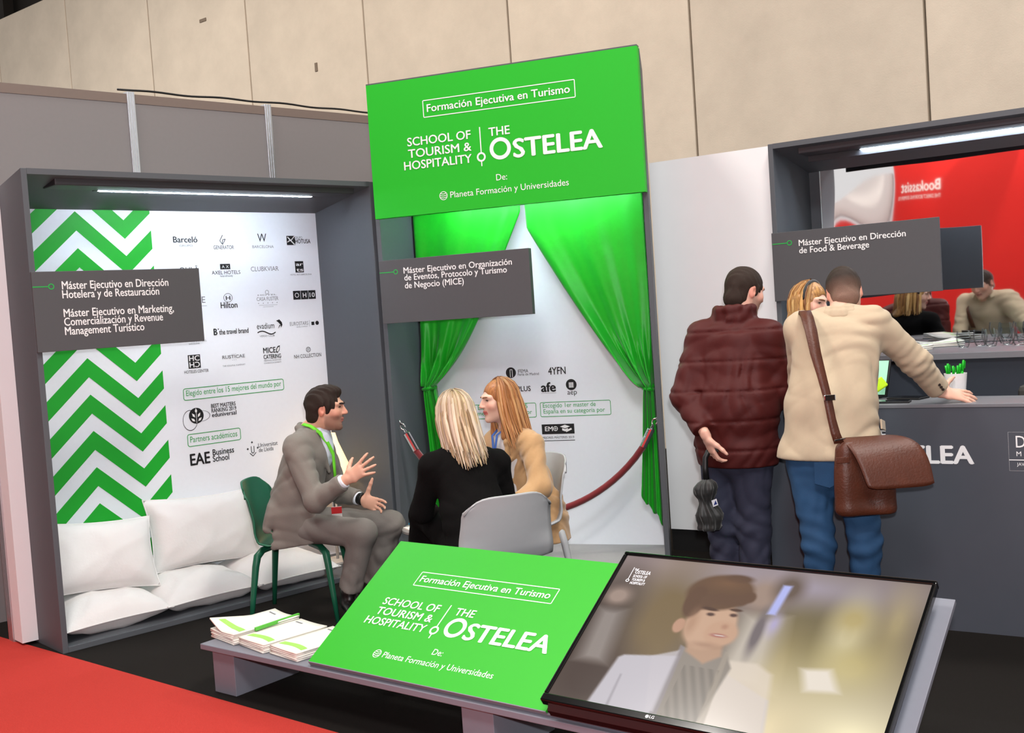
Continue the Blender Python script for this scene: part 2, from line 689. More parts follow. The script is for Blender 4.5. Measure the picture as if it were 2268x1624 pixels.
# lettering: text, left, right, baseline, cap height, weight, ink (metres on its panel)
TA = [
    ('Barceló', 1.1083, 1.2713, 2.1813, 0.0366, 1),
    ('GRUPO', 1.1473, 1.2359, 2.1556, 0.0113, 0, 'g'),
    ('GENERATOR', 1.3783, 1.5222, 2.1376, 0.0231, 0),
    ('W', 1.6989, 1.7654, 2.1832, 0.0534, 0),
    ('BARCELONA', 1.6567, 1.8154, 2.1421, 0.0178, 0, 'g'),
    ('GRUPO', 1.9829, 2.0404, 2.2022, 0.0152, 0, 'g'),
    ('HOTUSA', 1.9816, 2.1033, 2.1716, 0.0275, 1),
    ('OHLÃ', 1.1347, 1.2654, 1.9928, 0.0338, 0),
    ('AXEL HOTELS', 1.3523, 1.5541, 1.9765, 0.0231, 0),
    ('heterofriendly', 1.4095, 1.4991, 1.9598, 0.0116, 0),
    ('CLUBKVIAR', 1.6328, 1.8397, 1.9908, 0.0297, 0, 'g'),
    ('HOTEL ARTS BARCELONA', 1.9268, 2.0934, 1.9563, 0.0097, 0, 'g'),
    ('STYLE', 1.1389, 1.2925, 1.8001, 0.0396, 0, 'g'),
    ('Hilton', 1.3955, 1.5145, 1.7601, 0.0376, 1),
    ('HOTEL', 1.6681, 1.8101, 1.8288, 0.0089, 0, 'g'),
    ('CASA FUSTER', 1.6582, 1.8203, 1.7959, 0.0238, 0, 'g'),
    ('B', 1.3317, 1.3582, 1.5919, 0.0401, 2),
    ('the travel brand', 1.3704, 1.5802, 1.5934, 0.0319, 1),
    ('evadium', 1.6439, 1.7734, 1.6112, 0.0386, 0),
    ('VERSO CLUB', 1.6587, 1.7702, 1.5579, 0.0119, 0, 'g'),
    ('EUROSTARS', 1.8933, 2.0365, 1.6193, 0.0243, 0, 'g'),
    ('HOTEL COMPANY', 1.9433, 2.0323, 1.605, 0.0076, 0, 'g'),
    ('MAXWELL', 1.1782, 1.2795, 1.5582, 0.0113, 0, 'g'),
    ('BARCELONA', 1.1581, 1.2303, 1.5425, 0.0085, 0, 'g'),
    ('HOTELES CENTER', 1.1112, 1.2764, 1.3642, 0.0184, 0),
    ('RUSTICAE', 1.378, 1.5392, 1.4362, 0.0203, 1, 'g'),
    ('THE SOULFUL COMPANY', 1.3763, 1.539, 1.3852, 0.0093, 0, 'g'),
    ('MICE', 1.676, 1.7694, 1.4507, 0.0357, 1),
    ('CATERING', 1.6749, 1.807, 1.4125, 0.0268, 1),
    ('MEETINGS, INCENTIVES', 1.6768, 1.8063, 1.3964, 0.0089, 0, 'g'),
    ('CONVENTIONS & EVENTS', 1.6753, 1.8048, 1.38, 0.0089, 0, 'g'),
    ('NH COLLECTION', 1.9069, 2.1207, 1.3977, 0.0244, 0),
    ('Elegido entre los 15 mejores del mundo por', 1.1119, 1.7908, 1.2242, 0.0348, 0, 'v'),
    ('BEST MASTERS', 1.2734, 1.4453, 1.1322, 0.0245, 1),
    ('RANKING 2019', 1.2737, 1.4479, 1.1028, 0.0245, 1),
    ('eduniversal', 1.274, 1.447, 1.0741, 0.0259, 1),
    ('Partners académicos', 1.1141, 1.4404, 0.9314, 0.0371, 0, 'v'),
    ('EAE', 1.1017, 1.2386, 0.788, 0.0707, 2),
    ('Business', 1.2584, 1.4084, 0.8313, 0.0374, 1),
    ('School', 1.2562, 1.3705, 0.7904, 0.0373, 1),
    ('Universitat', 1.5855, 1.7293, 0.8382, 0.0267, 0),
    ('de Lleida', 1.5868, 1.6958, 0.8071, 0.0266, 0),
]
TM = [
    ('IFEMA', 0.6948, 0.7691, 1.201, 0.0227, 0),
    ('Feria de Madrid', 0.6934, 0.8421, 1.1819, 0.0166, 0),
    ('4YFN', 0.9084, 1.03, 1.1797, 0.0479, 1),
    ('PLUS', 0.6843, 0.778, 1.0769, 0.0334, 1),
    ('afe', 0.85, 0.9554, 1.0672, 0.0602, 3),
    ('aep', 1.0323, 1.0976, 1.0416, 0.0329, 0),
    ('Escogido 1er master de', 0.8553, 1.2201, 0.96, 0.0285, 0, 'v'),
    ('España en su categoría por', 0.858, 1.2806, 0.9209, 0.0284, 0, 'v'),
    ('Elegido entre los 15', 0.3886, 0.7468, 0.9619, 0.0291, 0, 'v'),
    ('mejores del mundo por', 0.3857, 0.7761, 0.922, 0.0291, 0, 'v'),
    ('EM', 0.8601, 0.9203, 0.8024, 0.0333, 1, 'w'),
    ('MEJORES MÁSTERES 2019', 0.837, 1.0588, 0.7513, 0.0151, 0),
]
TB = [
    ('Formación Ejecutiva en Turismo', 0.4342, 1.3579, 2.8803, 0.0455, 1),
    ('SCHOOL OF', 0.2864, 0.7126, 2.6851, 0.0508, 1),
    ('TOURISM &', 0.287, 0.7121, 2.6125, 0.0508, 1),
    ('HOSPITALITY', 0.2533, 0.7103, 2.54, 0.0509, 1),
    ('THE', 0.8298, 0.9668, 2.6847, 0.0498, 1),
    ('STELEA', 0.9784, 1.5368, 2.5394, 0.1085, 1),
    ('De:', 0.8594, 0.9293, 2.4137, 0.0379, 0),
    ('Planeta Formación y Universidades', 0.5514, 1.3143, 2.3396, 0.0378, 0),
]
TSA = [
    ('Máster Ejecutivo en Dirección', 0.1478, 0.7316, 1.8823, 0.0409, 1),
    ('Hotelera y de Restauración', 0.146, 0.6744, 1.8356, 0.0408, 1),
    ('Máster Ejecutivo en Marketing,', 0.1449, 0.7513, 1.7387, 0.041, 1),
    ('Comercialización y Revenue', 0.1436, 0.6839, 1.6934, 0.0408, 1),
    ('Management Turístico', 0.1436, 0.5728, 1.6458, 0.0406, 1),
]
TSM = [
    ('Máster Ejecutivo en Organización', 0.1989, 0.9247, 1.8987, 0.0374, 1),
    ('de Eventos, Protocolo y Turismo', 0.201, 0.8891, 1.854, 0.0375, 1),
    ('de Negocio (MICE)', 0.2007, 0.6022, 1.8043, 0.0378, 1),
]
TSR = [
    ('Máster Ejecutivo en Dirección', 0.1627, 0.771, 1.8848, 0.0347, 1),
    ('de Food & Beverage', 0.1631, 0.5679, 1.8403, 0.035, 1),
]
# ------------------------------------------------------------------ the hall
ROT_A, ROT_M, ROT_R, ROT_C = 42.857, -19.647, -32.592, -38.121
O_A = (-2.417, 5.592, 0)
O_M = (-0.809, 7.042, 0)
O_R = (1.607, 6.569, 0)
O_W = (-7.26, 19.13, 0)
ROT_W = 90 - 128.756


def struct(name, label=None, loc=(0, 0, 0), rz=0):
    o = bpy.data.objects.new(name, None)
    COL.objects.link(o)
    o.location = loc
    o.rotation_euler = (0, 0, R(rz))
    o['kind'] = 'structure'
    if label:
        o['label'] = label
    return o


def frame_pt(o, rz, x, y, z=0):
    c, s = math.cos(R(rz)), math.sin(R(rz))
    return (o[0] + c * x - s * y, o[1] + s * x + c * y, z)


fl = MB().box(-14, 12, -10, 26, -0.2, 0.0).build('floor', BLACKC)
tag(fl, 'black carpet covering the stand floor', kind='structure')
# red aisle carpet: its edge runs parallel to the hall wall
ex, ey = math.sin(R(129.43)), math.cos(R(129.43))
p0 = Vector((-2.934, 5.999, 0))
e = Vector((ex, ey, 0))
nn = Vector((-ey, ex, 0))
if nn.dot(Vector((1, 1, 0))) > 0:
    nn = -nn
a0, a1 = p0 - e * 0.0, p0 + e * 7.0
rc = MB().prism([p0 - e * 5.0, p0 - e * 5.0 + nn * 3.4, p0 + e * 9 + nn * 3.4, p0 + e * 9], (0, 0, 0.006)).build('floor_aisle', REDC)
tag(rc, 'red aisle carpet along the front of the stand', kind='structure')
cf = MB().prism([Vector(frame_pt(O_A, ROT_A, -5.0, 0.42)), Vector(frame_pt(O_A, ROT_A, -0.17, 0.42)), Vector(frame_pt(O_A, ROT_A, -0.17, 4)), Vector(frame_pt(O_A, ROT_A, -5.0, 4))], (0, 0, 0.003)).build('floor_neighbour', HALLF)
tag(cf, 'beige floor of the neighbouring stand at the left edge', kind='structure')
rf = MB().box(-16, 14, -12, 28, 9.4, 9.6).build('ceiling', ROOF)
tag(rf, 'dark hall roof', kind='structure')
# concrete wall of precast panels, seen above the stands
wl = struct('wall_back', 'cast concrete hall wall of tall panels', O_W, ROT_W)
MB().box(-9.6, 24.1, 0.10, 0.3, 0, 7.66).build('joint_backing', CONC_J, wl)
pm = None
for k in range(-4, 10):
    if pm is None:
        pm = MB().box(0.012, 2.388, 0, 0.25, 0, 7.66).build('panel', CONC, wl, bevel=0.012)
        o = pm
    else:
        o = pm.copy()
        COL.objects.link(o)
        o.parent = wl
    o.location = (2.4 * k, 0, 0)
for (x, z, w_, h_) in ((3.72, 6.30, 0.16, 0.05), (2.25, 5.35, 0.22, 0.06), (6.2, 5.1, 0.05, 0.12)):
    MB().box(x, x + w_, -0.012, 0.01, z, z + h_).build('cast_in_fitting', CONC_J, wl, bevel=0.005)
MB().box(-12, 26, 0.6, 0.8, 7.6, 9.5).build('upper_band', ROOF, wl)
for x in range(-9, 24, 3):
    MB().box(x, x + 0.35, 0.3, 0.5, 7.75, 9.4).build('roof_bracket', ROOF, wl)
# hall behind the photographer, seen only in the mirror
wf = MB().box(-13, 11, -9.8, -9.6, 0, 9.4).build('wall_front', mat('far_hall_wall', (88, 74, 62), 0.9, var=0.3, scale=0.7))
tag(wf, 'far hall wall', kind='structure')

# grey modular partition behind the left niche
gp = struct('wall_left', 'grey modular partition with aluminium posts and a brown top rail', frame_pt(O_A, ROT_A, 0, 1.0), ROT_A)
for k in range(-3, 4):
    x = 0.08 + 0.99 * k
    MB().box(x + 0.025, x + 0.965, 0.0, 0.03, 0.0, 3.10).build('panel', OCTA, gp)
    MB().box(x + 0.025, x + 0.965, -0.004, 0.036, 3.10, 3.158).build('top_rail', OCTA_T, gp)
    po = MB()
    po.box(x - 0.025, x + 0.025, -0.012, 0.04, 0, 3.17)
    for g in (-0.017, 0.0, 0.017):
        po.box(x + g - 0.0045, x + g + 0.0045, -0.02, -0.011, 0, 3.17)
    po.build('post', ALU, gp)
cb = []
for i in range(40):
    t = i / 39
    cb.append((1.0 + 2.0 * t, 0.02 + 0.01 * math.sin(9 * t), 3.174 + 0.008 * math.sin(13 * t) ** 2))
tag(MB().tube([frame_pt(O_A, ROT_A, p[0], p[1] + 1.0, p[2] + 0.012) for p in cb], 0.007, 6).build('power_cable', PLASTM, smooth=True),
    'black cable lying along the top of the grey partition', 'cable')
# short white wall left of the niche
ww = struct('wall_left_end', 'short white wall with an aluminium end post left of the chevron niche', frame_pt(O_A, ROT_A, 0, 0.34), ROT_A)
MB().box(-0.085, -0.001, 0, 0.12, 0.018, 2.55).build('panel', WHITEW, ww)
pe = MB()
for y0 in (0.125, 0.15, 0.175):
    pe.box(-0.092, -0.07, y0, y0 + 0.016, 0.0, 2.55)
pe.box(-0.085, -0.06, 0.12, 0.2, 0, 2.55)
pe.build('post', ALU, ww)
# white wall between the middle and right niches
wr = struct('wall_right', 'white partition wall between the green banner and the counter niche', frame_pt(O_R, ROT_R, 0, 0.05), ROT_R)
MB().box(-0.80, -0.002, 0, 0.05, 0.14, 2.50).build('panel', WHITEW, wr)
MB().box(-0.80, -0.002, 0.012, 0.04, 0.0, 0.14).build('plinth', mat('black_plinth', (16, 15, 15), 0.7), wr)

# ------------------------------------------------------------------ generic display niche
def clip_poly(pts, z0, z1):
    for lim, sgn in ((z0, 1), (z1, -1)):
        out = []
        for i in range(len(pts)):
            a, b = pts[i], pts[(i + 1) % len(pts)]
            ina, inb = (a[1] - lim) * sgn >= 0, (b[1] - lim) * sgn >= 0
            if ina:
                out.append(a)
            if ina != inb:
                t = (lim - a[1]) / (b[1] - a[1])
                out.append((a[0] + t * (b[0] - a[0]), lim))
        pts = out
        if not pts:
            return pts
    return pts


def led_fixture(label, o, rz, x0, x1, lx0, lx1, hz=2.437):
    t = thing('led_batten', label, 'light', frame_pt(o, rz, 0, 0), rz)
    MB().box(x0, x1, 0.06, 0.235, hz - 0.005, hz + 0.055).build('housing', mat('dark_housing', (58, 58, 62), 0.5), t, bevel=0.006)
    MB().box(lx0, lx1, 0.236, 0.256, hz - 0.008, hz + 0.010).build('tube', LED, t, bevel=0.008)
    for xx in (lx0 - 0.022, lx1):
        MB().box(xx, xx + 0.022, 0.237, 0.26, hz - 0.006, hz + 0.012).build('end_cap', PLASTM, t)
    return t


def course_sign(label, o, rz, yfront, w, z0, z1, rows, gl, x_off=0.0, thick=0.02):
    t = thing('course_sign', label, 'sign', frame_pt(o, rz, 0, 0), rz)
    MB().box(x_off, x_off + w, yfront, yfront + thick, z0, z1).build('board', SIGNGREY, t, bevel=0.002)
    yy = yfront - 0.0012
    for r in rows:
        lettering(t, r[0], r[1], r[2], r[3], r[4], 1, 'w', yy)
    bar(t, gl[0], gl[2], gl[1] - 0.014, gl[2], 0.006, 'v', yy)
    ring(t, gl[1], gl[2], 0.016, 0.006, 'v', yy)
    return t


# ------------------------------------------------------------------ left niche with chevrons
W_A, D_A = 2.19, 0.65
na = thing('display_niche', 'dark grey niche with green chevron print, partner logos and white cushions', 'display stand', O_A, ROT_A)
for x in (0.0, W_A - 0.03):
    MB().prism([(x, 0, 0), (x, 0, 2.505), (x, D_A + 0.02, 2.40), (x, D_A + 0.02, 0)], (0.03, 0, 0)).build('side_panel', GREY, na, bevel=0.002)
MB().prism([(0.03, 0, 2.475), (0.03, 0, 2.505), (0.03, D_A, 2.405), (0.03, D_A, 2.375)], (W_A - 0.06, 0, 0)).build('roof_panel', GREY, na)
MB().box(0.03, W_A - 0.03, 0.0, D_A, 0.0, 0.03).build('base_panel', GREY, na, bevel=0.002)
bw = MB().box(0.03, W_A - 0.03, D_A - 0.004, D_A + 0.02, 0.03, 2.385).build('back_panel', WHITE, na)
YB = D_A - 0.0055
for k in range(-8, 7):
    zp = 1.508 + 0.2145 * k
    up = [(0.032, zp - 0.086), (0.226, zp - 0.264), (0.514, zp), (0.802, zp - 0.264), (0.97, zp - 0.110)]
    lo = [(x, z - 0.112) for x, z in reversed(up)]
    polys = []
    for i in range(4):
        q = [up[i], up[i + 1], (up[i + 1][0], up[i + 1][1] - 0.112), (up[i][0], up[i][1] - 0.112)]
        q = clip_poly(q, 0.05, 2.384)
        if len(q) > 2:
            polys.append(q)
    whole = all(len(q) == 4 for q in polys) and len(polys) == 4
    mb = MB()
    for q in polys:
        mb.poly([(x, YB, z) for x, z in q])
        if not whole:
            mb.build('chevron_stripe', CHEV, na)
            mb = MB()
    if whole:
        mb.build('chevron_stripe', CHEV, na)
for r in TA:
    lettering(na, r[0], r[1], r[2], r[3], r[4], r[5], r[6] if len(r) > 6 else 'k', YB)
# printed marks of the logos
frame_box(na, 1.092, 1.812, 1.196, 1.272, 0.0045, 0.016, 'v', YB)
frame_box(na, 1.095, 1.466, 0.905, 0.985, 0.0045, 0.016, 'v', YB)
ycl = YB - 0.0006
for x0, x1, z0, z1 in ((1.918, 1.982, 2.160, 2.222), (1.414, 1.485, 2.008, 2.043), (1.968, 2.034, 1.975, 2.051), (1.936, 1.993, 1.793, 1.852), (1.996, 2.053, 1.793, 1.852), (2.056, 2.113, 1.793, 1.852), (1.143, 1.226, 1.393, 1.478)):
    rect(na, x0, x1, z0, z1, 'k', YB)
bar(na, 1.925, 2.215, 1.977, 2.163, 0.008, 'w', ycl)
bar(na, 1.922, 2.18, 1.95, 2.195, 0.007, 'w', ycl)
bar(na, 1.95, 2.19, 1.98, 2.22, 0.006, 'w', ycl)
lettering(na, 'A X', 1.425, 1.475, 2.016, 0.018, 0, 'w', ycl)
lettering(na, 'ar', 1.975, 2.03, 2.02, 0.022, 1, 'w', ycl)
lettering(na, 'ts', 1.975, 2.03, 1.982, 0.024, 1, 'w', ycl)
ring(na, 1.9645, 1.8225, 0.016, 0.004, 'w', ycl)
lettering(na, 'H', 2.01, 2.038, 1.806, 0.030, 1, 'w', ycl)
lettering(na, '10', 2.064, 2.105, 1.806, 0.030, 1, 'w', ycl)
lettering(na, 'HC', 1.15, 1.22, 1.44, 0.032, 1, 'w', ycl)
lettering(na, 'CH', 1.22, 1.15, 1.40, 0.032, 1, 'w', ycl)
gx, gz = 1.4478, 2.185
for (x0, z0, x1, z1) in ((0, .042, -.022, .006), (-.022, .006, -.004, -.018), (-.004, -.018, .018, .016), (.018, .016, -.002, .012), (-.002, .012, -.006, -.012)):
    bar(na, gx + x0, gz + z0, gx + x1, gz + z1, 0.004, 'k', YB)
bar(na, 1.13, 1.781, 1.30, 1.781, 0.002, 'g', YB)
ring(na, 1.452, 1.825, 0.032, 0.003, 'k', YB, 0.9)
lettering(na, 'H', 1.436, 1.468, 1.811, 0.026, 1, 'k', YB)
ring(na, 1.7385, 1.851, 0.014, 0.003, 'g', YB)
for i in range(5):
    ring(na, 1.67 + i * 0.0345, 1.78, 0.003, 0.003, 'g', YB)
bar(na, 1.672, 1.766, 1.81, 1.766, 0.0015, 'g', YB)
bar(na, 1.70, 1.755, 1.78, 1.755, 0.0015, 'g', YB)
ring(na, 1.366, 1.628, 0.004, 0.004, 'k', YB)
sw = [(1.645, 1.588)] + [(1.645 + 0.135 * t, 1.588 + 0.012 * math.sin(t * 6.0) - 0.016 * t * (1 - t)) for t in np.linspace(0, 1, 9)]
for i in range(1, len(sw) - 1):
    bar(na, sw[i][0], sw[i][1], sw[i + 1][0], sw[i + 1][1], 0.007, 'k', YB)
shape(na, [(1.79, 1.66), (1.815, 1.667), (1.832, 1.648), (1.836, 1.63), (1.824, 1.612), (1.822, 1.63), (1.806, 1.648)], 'k', YB)
shape(na, [(1.80, 1.605), (1.815, 1.632), (1.822, 1.628)], 'k', YB)
bar(na, 2.047, 1.606, 2.047, 1.650, 0.002, 'g', YB)
rect(na, 2.062, 2.085, 1.615, 1.638, 'k', YB)
ring(na, 2.108, 1.628, 0.014, 0.014, 'k', YB)
shape(na, [(1.772, 1.45), (1.784, 1.446), (1.80, 1.465), (1.804, 1.495), (1.786, 1.49), (1.774, 1.472)], 'k', YB)
shape(na, [(1.778, 1.456), (1.786, 1.454), (1.796, 1.468), (1.798, 1.486), (1.788, 1.482), (1.780, 1.47)], 'w', ycl)
ring(na, 2.022, 1.451, 0.018, 0.003, 'k', YB)
for dz in (-.008, 0, .008):
    bar(na, 2.01, 1.451 + dz, 2.034, 1.451 + dz, 0.002, 'k', YB)
for i in range(3):
    ring(na, 1.45 + 0.012 * i, 1.462, 0.0018, 0.0018, 'g', YB)
    ring(na, 1.45 + 0.012 * i, 1.424, 0.0018, 0.0018, 'g', YB)
ring(na, 1.168, 1.095, 0.05, 0.05, 'k', YB)
ring(na, 1.20, 1.09, 0.062, 0.003, 'k', YB, 0.55)
ring(na, 1.125, 1.07, 0.05, 0.003, 'k', YB, 1.3)
for (lx, lz, an) in ((1.168, 1.125, 90), (1.150, 1.098, 125), (1.186, 1.098, 55), (1.146, 1.070, 140), (1.190, 1.070, 40)):
    c_, s_ = math.cos(R(an)), math.sin(R(an))
    shape(na, [(lx + c_ * u - s_ * v, lz + s_ * u + c_ * v) for u, v in ((-.016, 0), (0, .008), (.018, 0), (0, -.008))], 'w', ycl)
bar(na, 1.168, 1.05, 1.168, 1.12, 0.003, 'w', ycl)
for (x0, z0, x1, z1) in ((1.533, .853, 1.533, .815), (1.553, .853, 1.553, .815), (1.533, .815, 1.543, .806), (1.553, .815, 1.543, .806), (1.52, .81, 1.543, .788), (1.566, .81, 1.543, .788)):
    bar(na, x0, z0, x1, z1, 0.0045, 'k', YB)
for (x, z) in ((1.541, .878), (1.507, .838), (1.58, .838)):
    bar(na, x - .007, z, x + .007, z, 0.005, 'k', YB)
    bar(na, x, z - .007, x, z + .007, 0.005, 'k', YB)
led_fixture('lit LED batten under the roof of the chevron niche', O_A, ROT_A, 0.19, 2.08, 0.49, 1.88)
course_sign('grey course sign on the chevron niche listing two courses in five lines', O_A, ROT_A, -0.022, 0.922, 1.564, 1.976, TSA, (0.0, 0.094, 1.898))

# ------------------------------------------------------------------ middle niche, green banner, curtains
W_M, D_M = 1.775, 0.57
nm = thing('curtain_niche', 'tall grey niche with white back panel framed by green curtains', 'display stand', O_M, ROT_M)
MB().box(0, 0.03, 0, D_M + 0.02, 0.0, 3.09).build('side_panel', GREY, nm, bevel=0.002)
MB().prism([(1.745, 0, 0), (1.775, 0, 0), (1.66, D_M + 0.02, 0), (1.63, D_M + 0.02, 0)], (0, 0, 3.09)).build('side_panel', GREY, nm)
MB().prism([(0.03, 0, 3.05), (1.745, 0, 3.05), (1.633, D_M, 3.05), (0.03, D_M, 3.05)], (0, 0, 0.04)).build('roof_panel', GREY, nm)
MB().prism([(0.03, 0, 0), (1.745, 0, 0), (1.633, D_M, 0), (0.03, D_M, 0)], (0, 0, 0.04)).build('base_panel', mat('pale_grey_base', (150, 148, 146), 0.5), nm, bevel=0.002)
MB().box(0.03, 1.632, D_M, D_M + 0.02, 0.0, 3.05).build('back_panel', WHITE, nm)
YM = D_M - 0.0015
for r in TM:
    if r[0] != 'EM':
        lettering(nm, r[0], r[1], r[2], r[3], r[4], r[5], r[6] if len(r) > 6 else 'k', YM)
ring(nm, 0.645, 1.205, 0.036, 0.036, 'k', YM)
ym2 = YM - 0.0008
bar(nm, 0.640, 1.175, 0.640, 1.225, 0.004, 'w', ym2)
bar(nm, 0.640, 1.225, 0.655, 1.225, 0.004, 'w', ym2)
bar(nm, 0.655, 1.175, 0.655, 1.225, 0.004, 'w', ym2)
ring(nm, 1.062, 1.107, 0.037, 0.037, 'k', YM)
rect(nm, 1.046, 1.078, 1.088, 1.122, 'w', ym2)
for xx in (1.051, 1.059, 1.067, 1.075):
    bar(nm, xx, 1.09, xx, 1.12, 0.0025, 'k', ym2 - 0.0006)
bar(nm, 0.85, 1.056, 0.957, 1.056, 0.0012, 'g', YM)
frame_box(nm, 0.835, 1.322, 0.898, 0.997, 0.004, 0.012, 'v', YM)
frame_box(nm, 0.36, 0.808, 0.898, 0.997, 0.004, 0.012, 'v', YM)
rect(nm, 0.838, 1.064, 0.782, 0.848, 'k', YM)
lettering(nm, 'EM', 0.86, 0.915, 0.803, 0.030, 1, 'w', ym2)
ring(nm, 0.934, 0.818, 0.016, 0.004, 'w', ym2)
bar(nm, 0.934, 0.802, 0.934, 0.834, 0.003, 'w', ym2)
bar(nm, 0.918, 0.818, 0.95, 0.818, 0.003, 'w', ym2)
shape(nm, [(0.965, 0.83), (1.0, 0.842), (1.035, 0.83), (1.0, 0.818)], 'w', ym2)
shape(nm, [(0.98, 0.82), (1.0, 0.813), (1.02, 0.82), (1.02, 0.805), (1.0, 0.798), (0.98, 0.805)], 'w', ym2)
bar(nm, 1.005, 0.798, 1.045, 0.815, 0.012, 'w', ym2)
bar(nm, 0.845, 0.738, 1.064, 0.738, 0.004, 'k', YM)
hl = thing('led_batten', 'LED batten hidden high behind the green banner', 'light', O_M, ROT_M)
MB().box(0.25, 1.53, 0.06, 0.20, 2.43, 2.48).build('housing', mat('dark_housing'), hl)
MB().box(0.30, 1.48, 0.20, 0.226, 2.425, 2.451).build('tube', LEDH, hl, bevel=0.008)


def school_logo(t, s, ox, oz, y):
    """white lettering block of the banner, scaled about (0.772, 2.54)"""
    X = lambda x: (x - 0.772) * s + ox
    Z = lambda z: (z - 2.54) * s + oz
    for r in TB:
        lettering(t, r[0], X(r[1]), X(r[2]), Z(r[3]), r[4] * s, 2 if r[0] in ('STELEA',) else r[5], 'w', y)
    frame_box(t, X(0.4075), X(1.391), Z(2.847), Z(2.955), 0.0055 * s, 0.008 * s, 'w', y)
    bar(t, X(0.7735), Z(2.7471), X(0.7735), Z(2.594), 0.007 * s, 'w', y)
    bar(t, X(0.772), Z(2.538), X(0.772), Z(2.5105), 0.007 * s, 'w', y)
    ring(t, X(0.772), Z(2.566), 0.029 * s, 0.011 * s, 'w', y)
    ring(t, X(0.898), Z(2.604), 0.069 * s, 0.024 * s, 'w', y, 0.97, 'letter_ring')
    ring(t, X(0.5055), Z(2.357), 0.027 * s, 0.004 * s, 'w', y)
    for dz, hw in ((-.012, .021), (0, .025), (.012, .021)):
        bar(t, X(0.5055 - hw), Z(2.357 + dz + 0.003), X(0.5055), Z(2.357 + dz - 0.002), 0.004 * s, 'w', y)
        bar(t, X(0.5055), Z(2.357 + dz - 0.002), X(0.5055 + hw), Z(2.357 + dz + 0.003), 0.004 * s, 'w', y)


bn = thing('hanging_banner', 'large green banner board with white school name above the curtain niche', 'sign', O_M, ROT_M)
MB().box(0.028, 1.772, -0.055, -0.002, 2.256, 3.095).build('board', BANNER, bn)
MB().box(0.028, 1.772, -0.055, -0.002, 3.0952, 3.103).build('top_edge', GREY, bn)
school_logo(bn, 1.0, 0.772, 2.54, -0.0565)
course_sign('grey course sign in front of the green curtains with three lines of text', O_M, ROT_M, -0.058, 1.006, 1.59, 1.99, TSM, (0.03, 0.144, 1.9135), 0.03, 0.05)


def curtain(name, label, side):
    t = thing(name, label, 'curtain', O_M, ROT_M)
    rg = np.random.default_rng(3 if side < 0 else 4)
    ph = rg.uniform(0, 6, 12)

    def edges(z):
        # outer edge x, inner edge x at height z (niche coordinates)
        if side < 0:
            if z > 1.15:
                q = (z - 1.15) / (2.95 - 1.15)
                inner = 0.135 + (0.80 - 0.135) * min(1, (q / 0.62)) ** 0.72 + 0.10 * max(0, q - 0.5)
            else:
                q = (1.15 - z) / 1.0
                inner = 0.135 + 0.12 * q
            return 0.045, inner
        if z > 1.09:
            q = (z - 1.09) / (2.95 - 1.09)
            inner = 1.575 - (1.575 - 0.855) * min(1, q / 0.57) ** 0.80 - 0.06 * max(0, q - 0.57)
        else:
            q = (1.09 - z) / 0.9
            inner = 1.575 - 0.075 * min(1, q * 1.2)
        return 1.636, inner

    def fn(u, v):
        z0, z1 = (0.22, 2.95)
        bottom = z0 if side < 0 else 0.20 + 0.18 * (1 - u) ** 0.8 + 0.02 * math.sin(u * 17)
        z = bottom + (z1 - bottom) * v
        xo, xi = edges(z)
        x = xo + (xi - xo) * (1 - u if side < 0 else (1 - u)) if False else xo + (xi - xo) * (u if side < 0 else 1 - u)
        tie = 1.13 if side < 0 else 1.08
        near = math.exp(-((z - tie) / 0.28) ** 2)
        uu = u if side < 0 else 1 - u
        amp = 0.012 + 0.020 * near + (0.016 if z < tie else 0)
        if z > tie:
            # folds sweep from the tie-back up to the header
            q = (z - tie)
            fold = math.sin(uu * 15 + 1.5 * q + ph[0]) * (0.45 + 0.55 * near) + 0.5 * math.sin(uu * 31 - 3.0 * q + ph[1]) * near
            fold += 0.9 * math.exp(-((uu - 0.93) / 0.06) ** 2)
            amp *= 0.9 + 0.5 * math.exp(-q / 0.5) + 0.5 * uu
            fold += 0.35 * math.sin(uu * 44 + 5 * q + 2 * math.sin(3 * q) + ph[4]) * (0.3 + 0.7 * near) + 0.25 * math.sin(uu * 6 - 4.5 * q + ph[5])
        else:
            fold = math.sin(uu * 17 + ph[2]) + 0.4 * math.sin(uu * 37 + ph[3])
        y = 0.485 - amp * fold - (0.03 * near * (1 - abs(2 * uu - 1)))
        if side > 0 and v < 0.02:
            y -= 0.004
        return (x, y, z)
    mb = MB().grid(fn, 56, 120)
    mb.build('drape', CURTAIN, t, smooth=True, solid=0.004)
    # gathered tie-back band
    zt = 1.125 if side < 0 else 1.075
    xa, xb = (0.04, 0.145) if side < 0 else (1.57, 1.636)
    pts = [(xa + (xb - xa) * k / 8, 0.455 - 0.035 * math.sin(math.pi * k / 8), zt + 0.015 * (k / 8 if side < 0 else -k / 8)) for k in range(9)]
    MB().tube(pts, 0.012, 8).build('tie_band', CURTAIN, t, smooth=True)
    MB().box(xa if side < 0 else 0.90, 0.86 if side < 0 else 1.64, 0.47, 0.50, 2.95, 2.965).build('rail', ALU, t)
    return t


curtain('green_curtain', 'green satin curtain tied back at the left of the niche', -1)
curtain('green_curtain', 'green satin curtain tied back at the right of the niche, with ragged hem', 1)

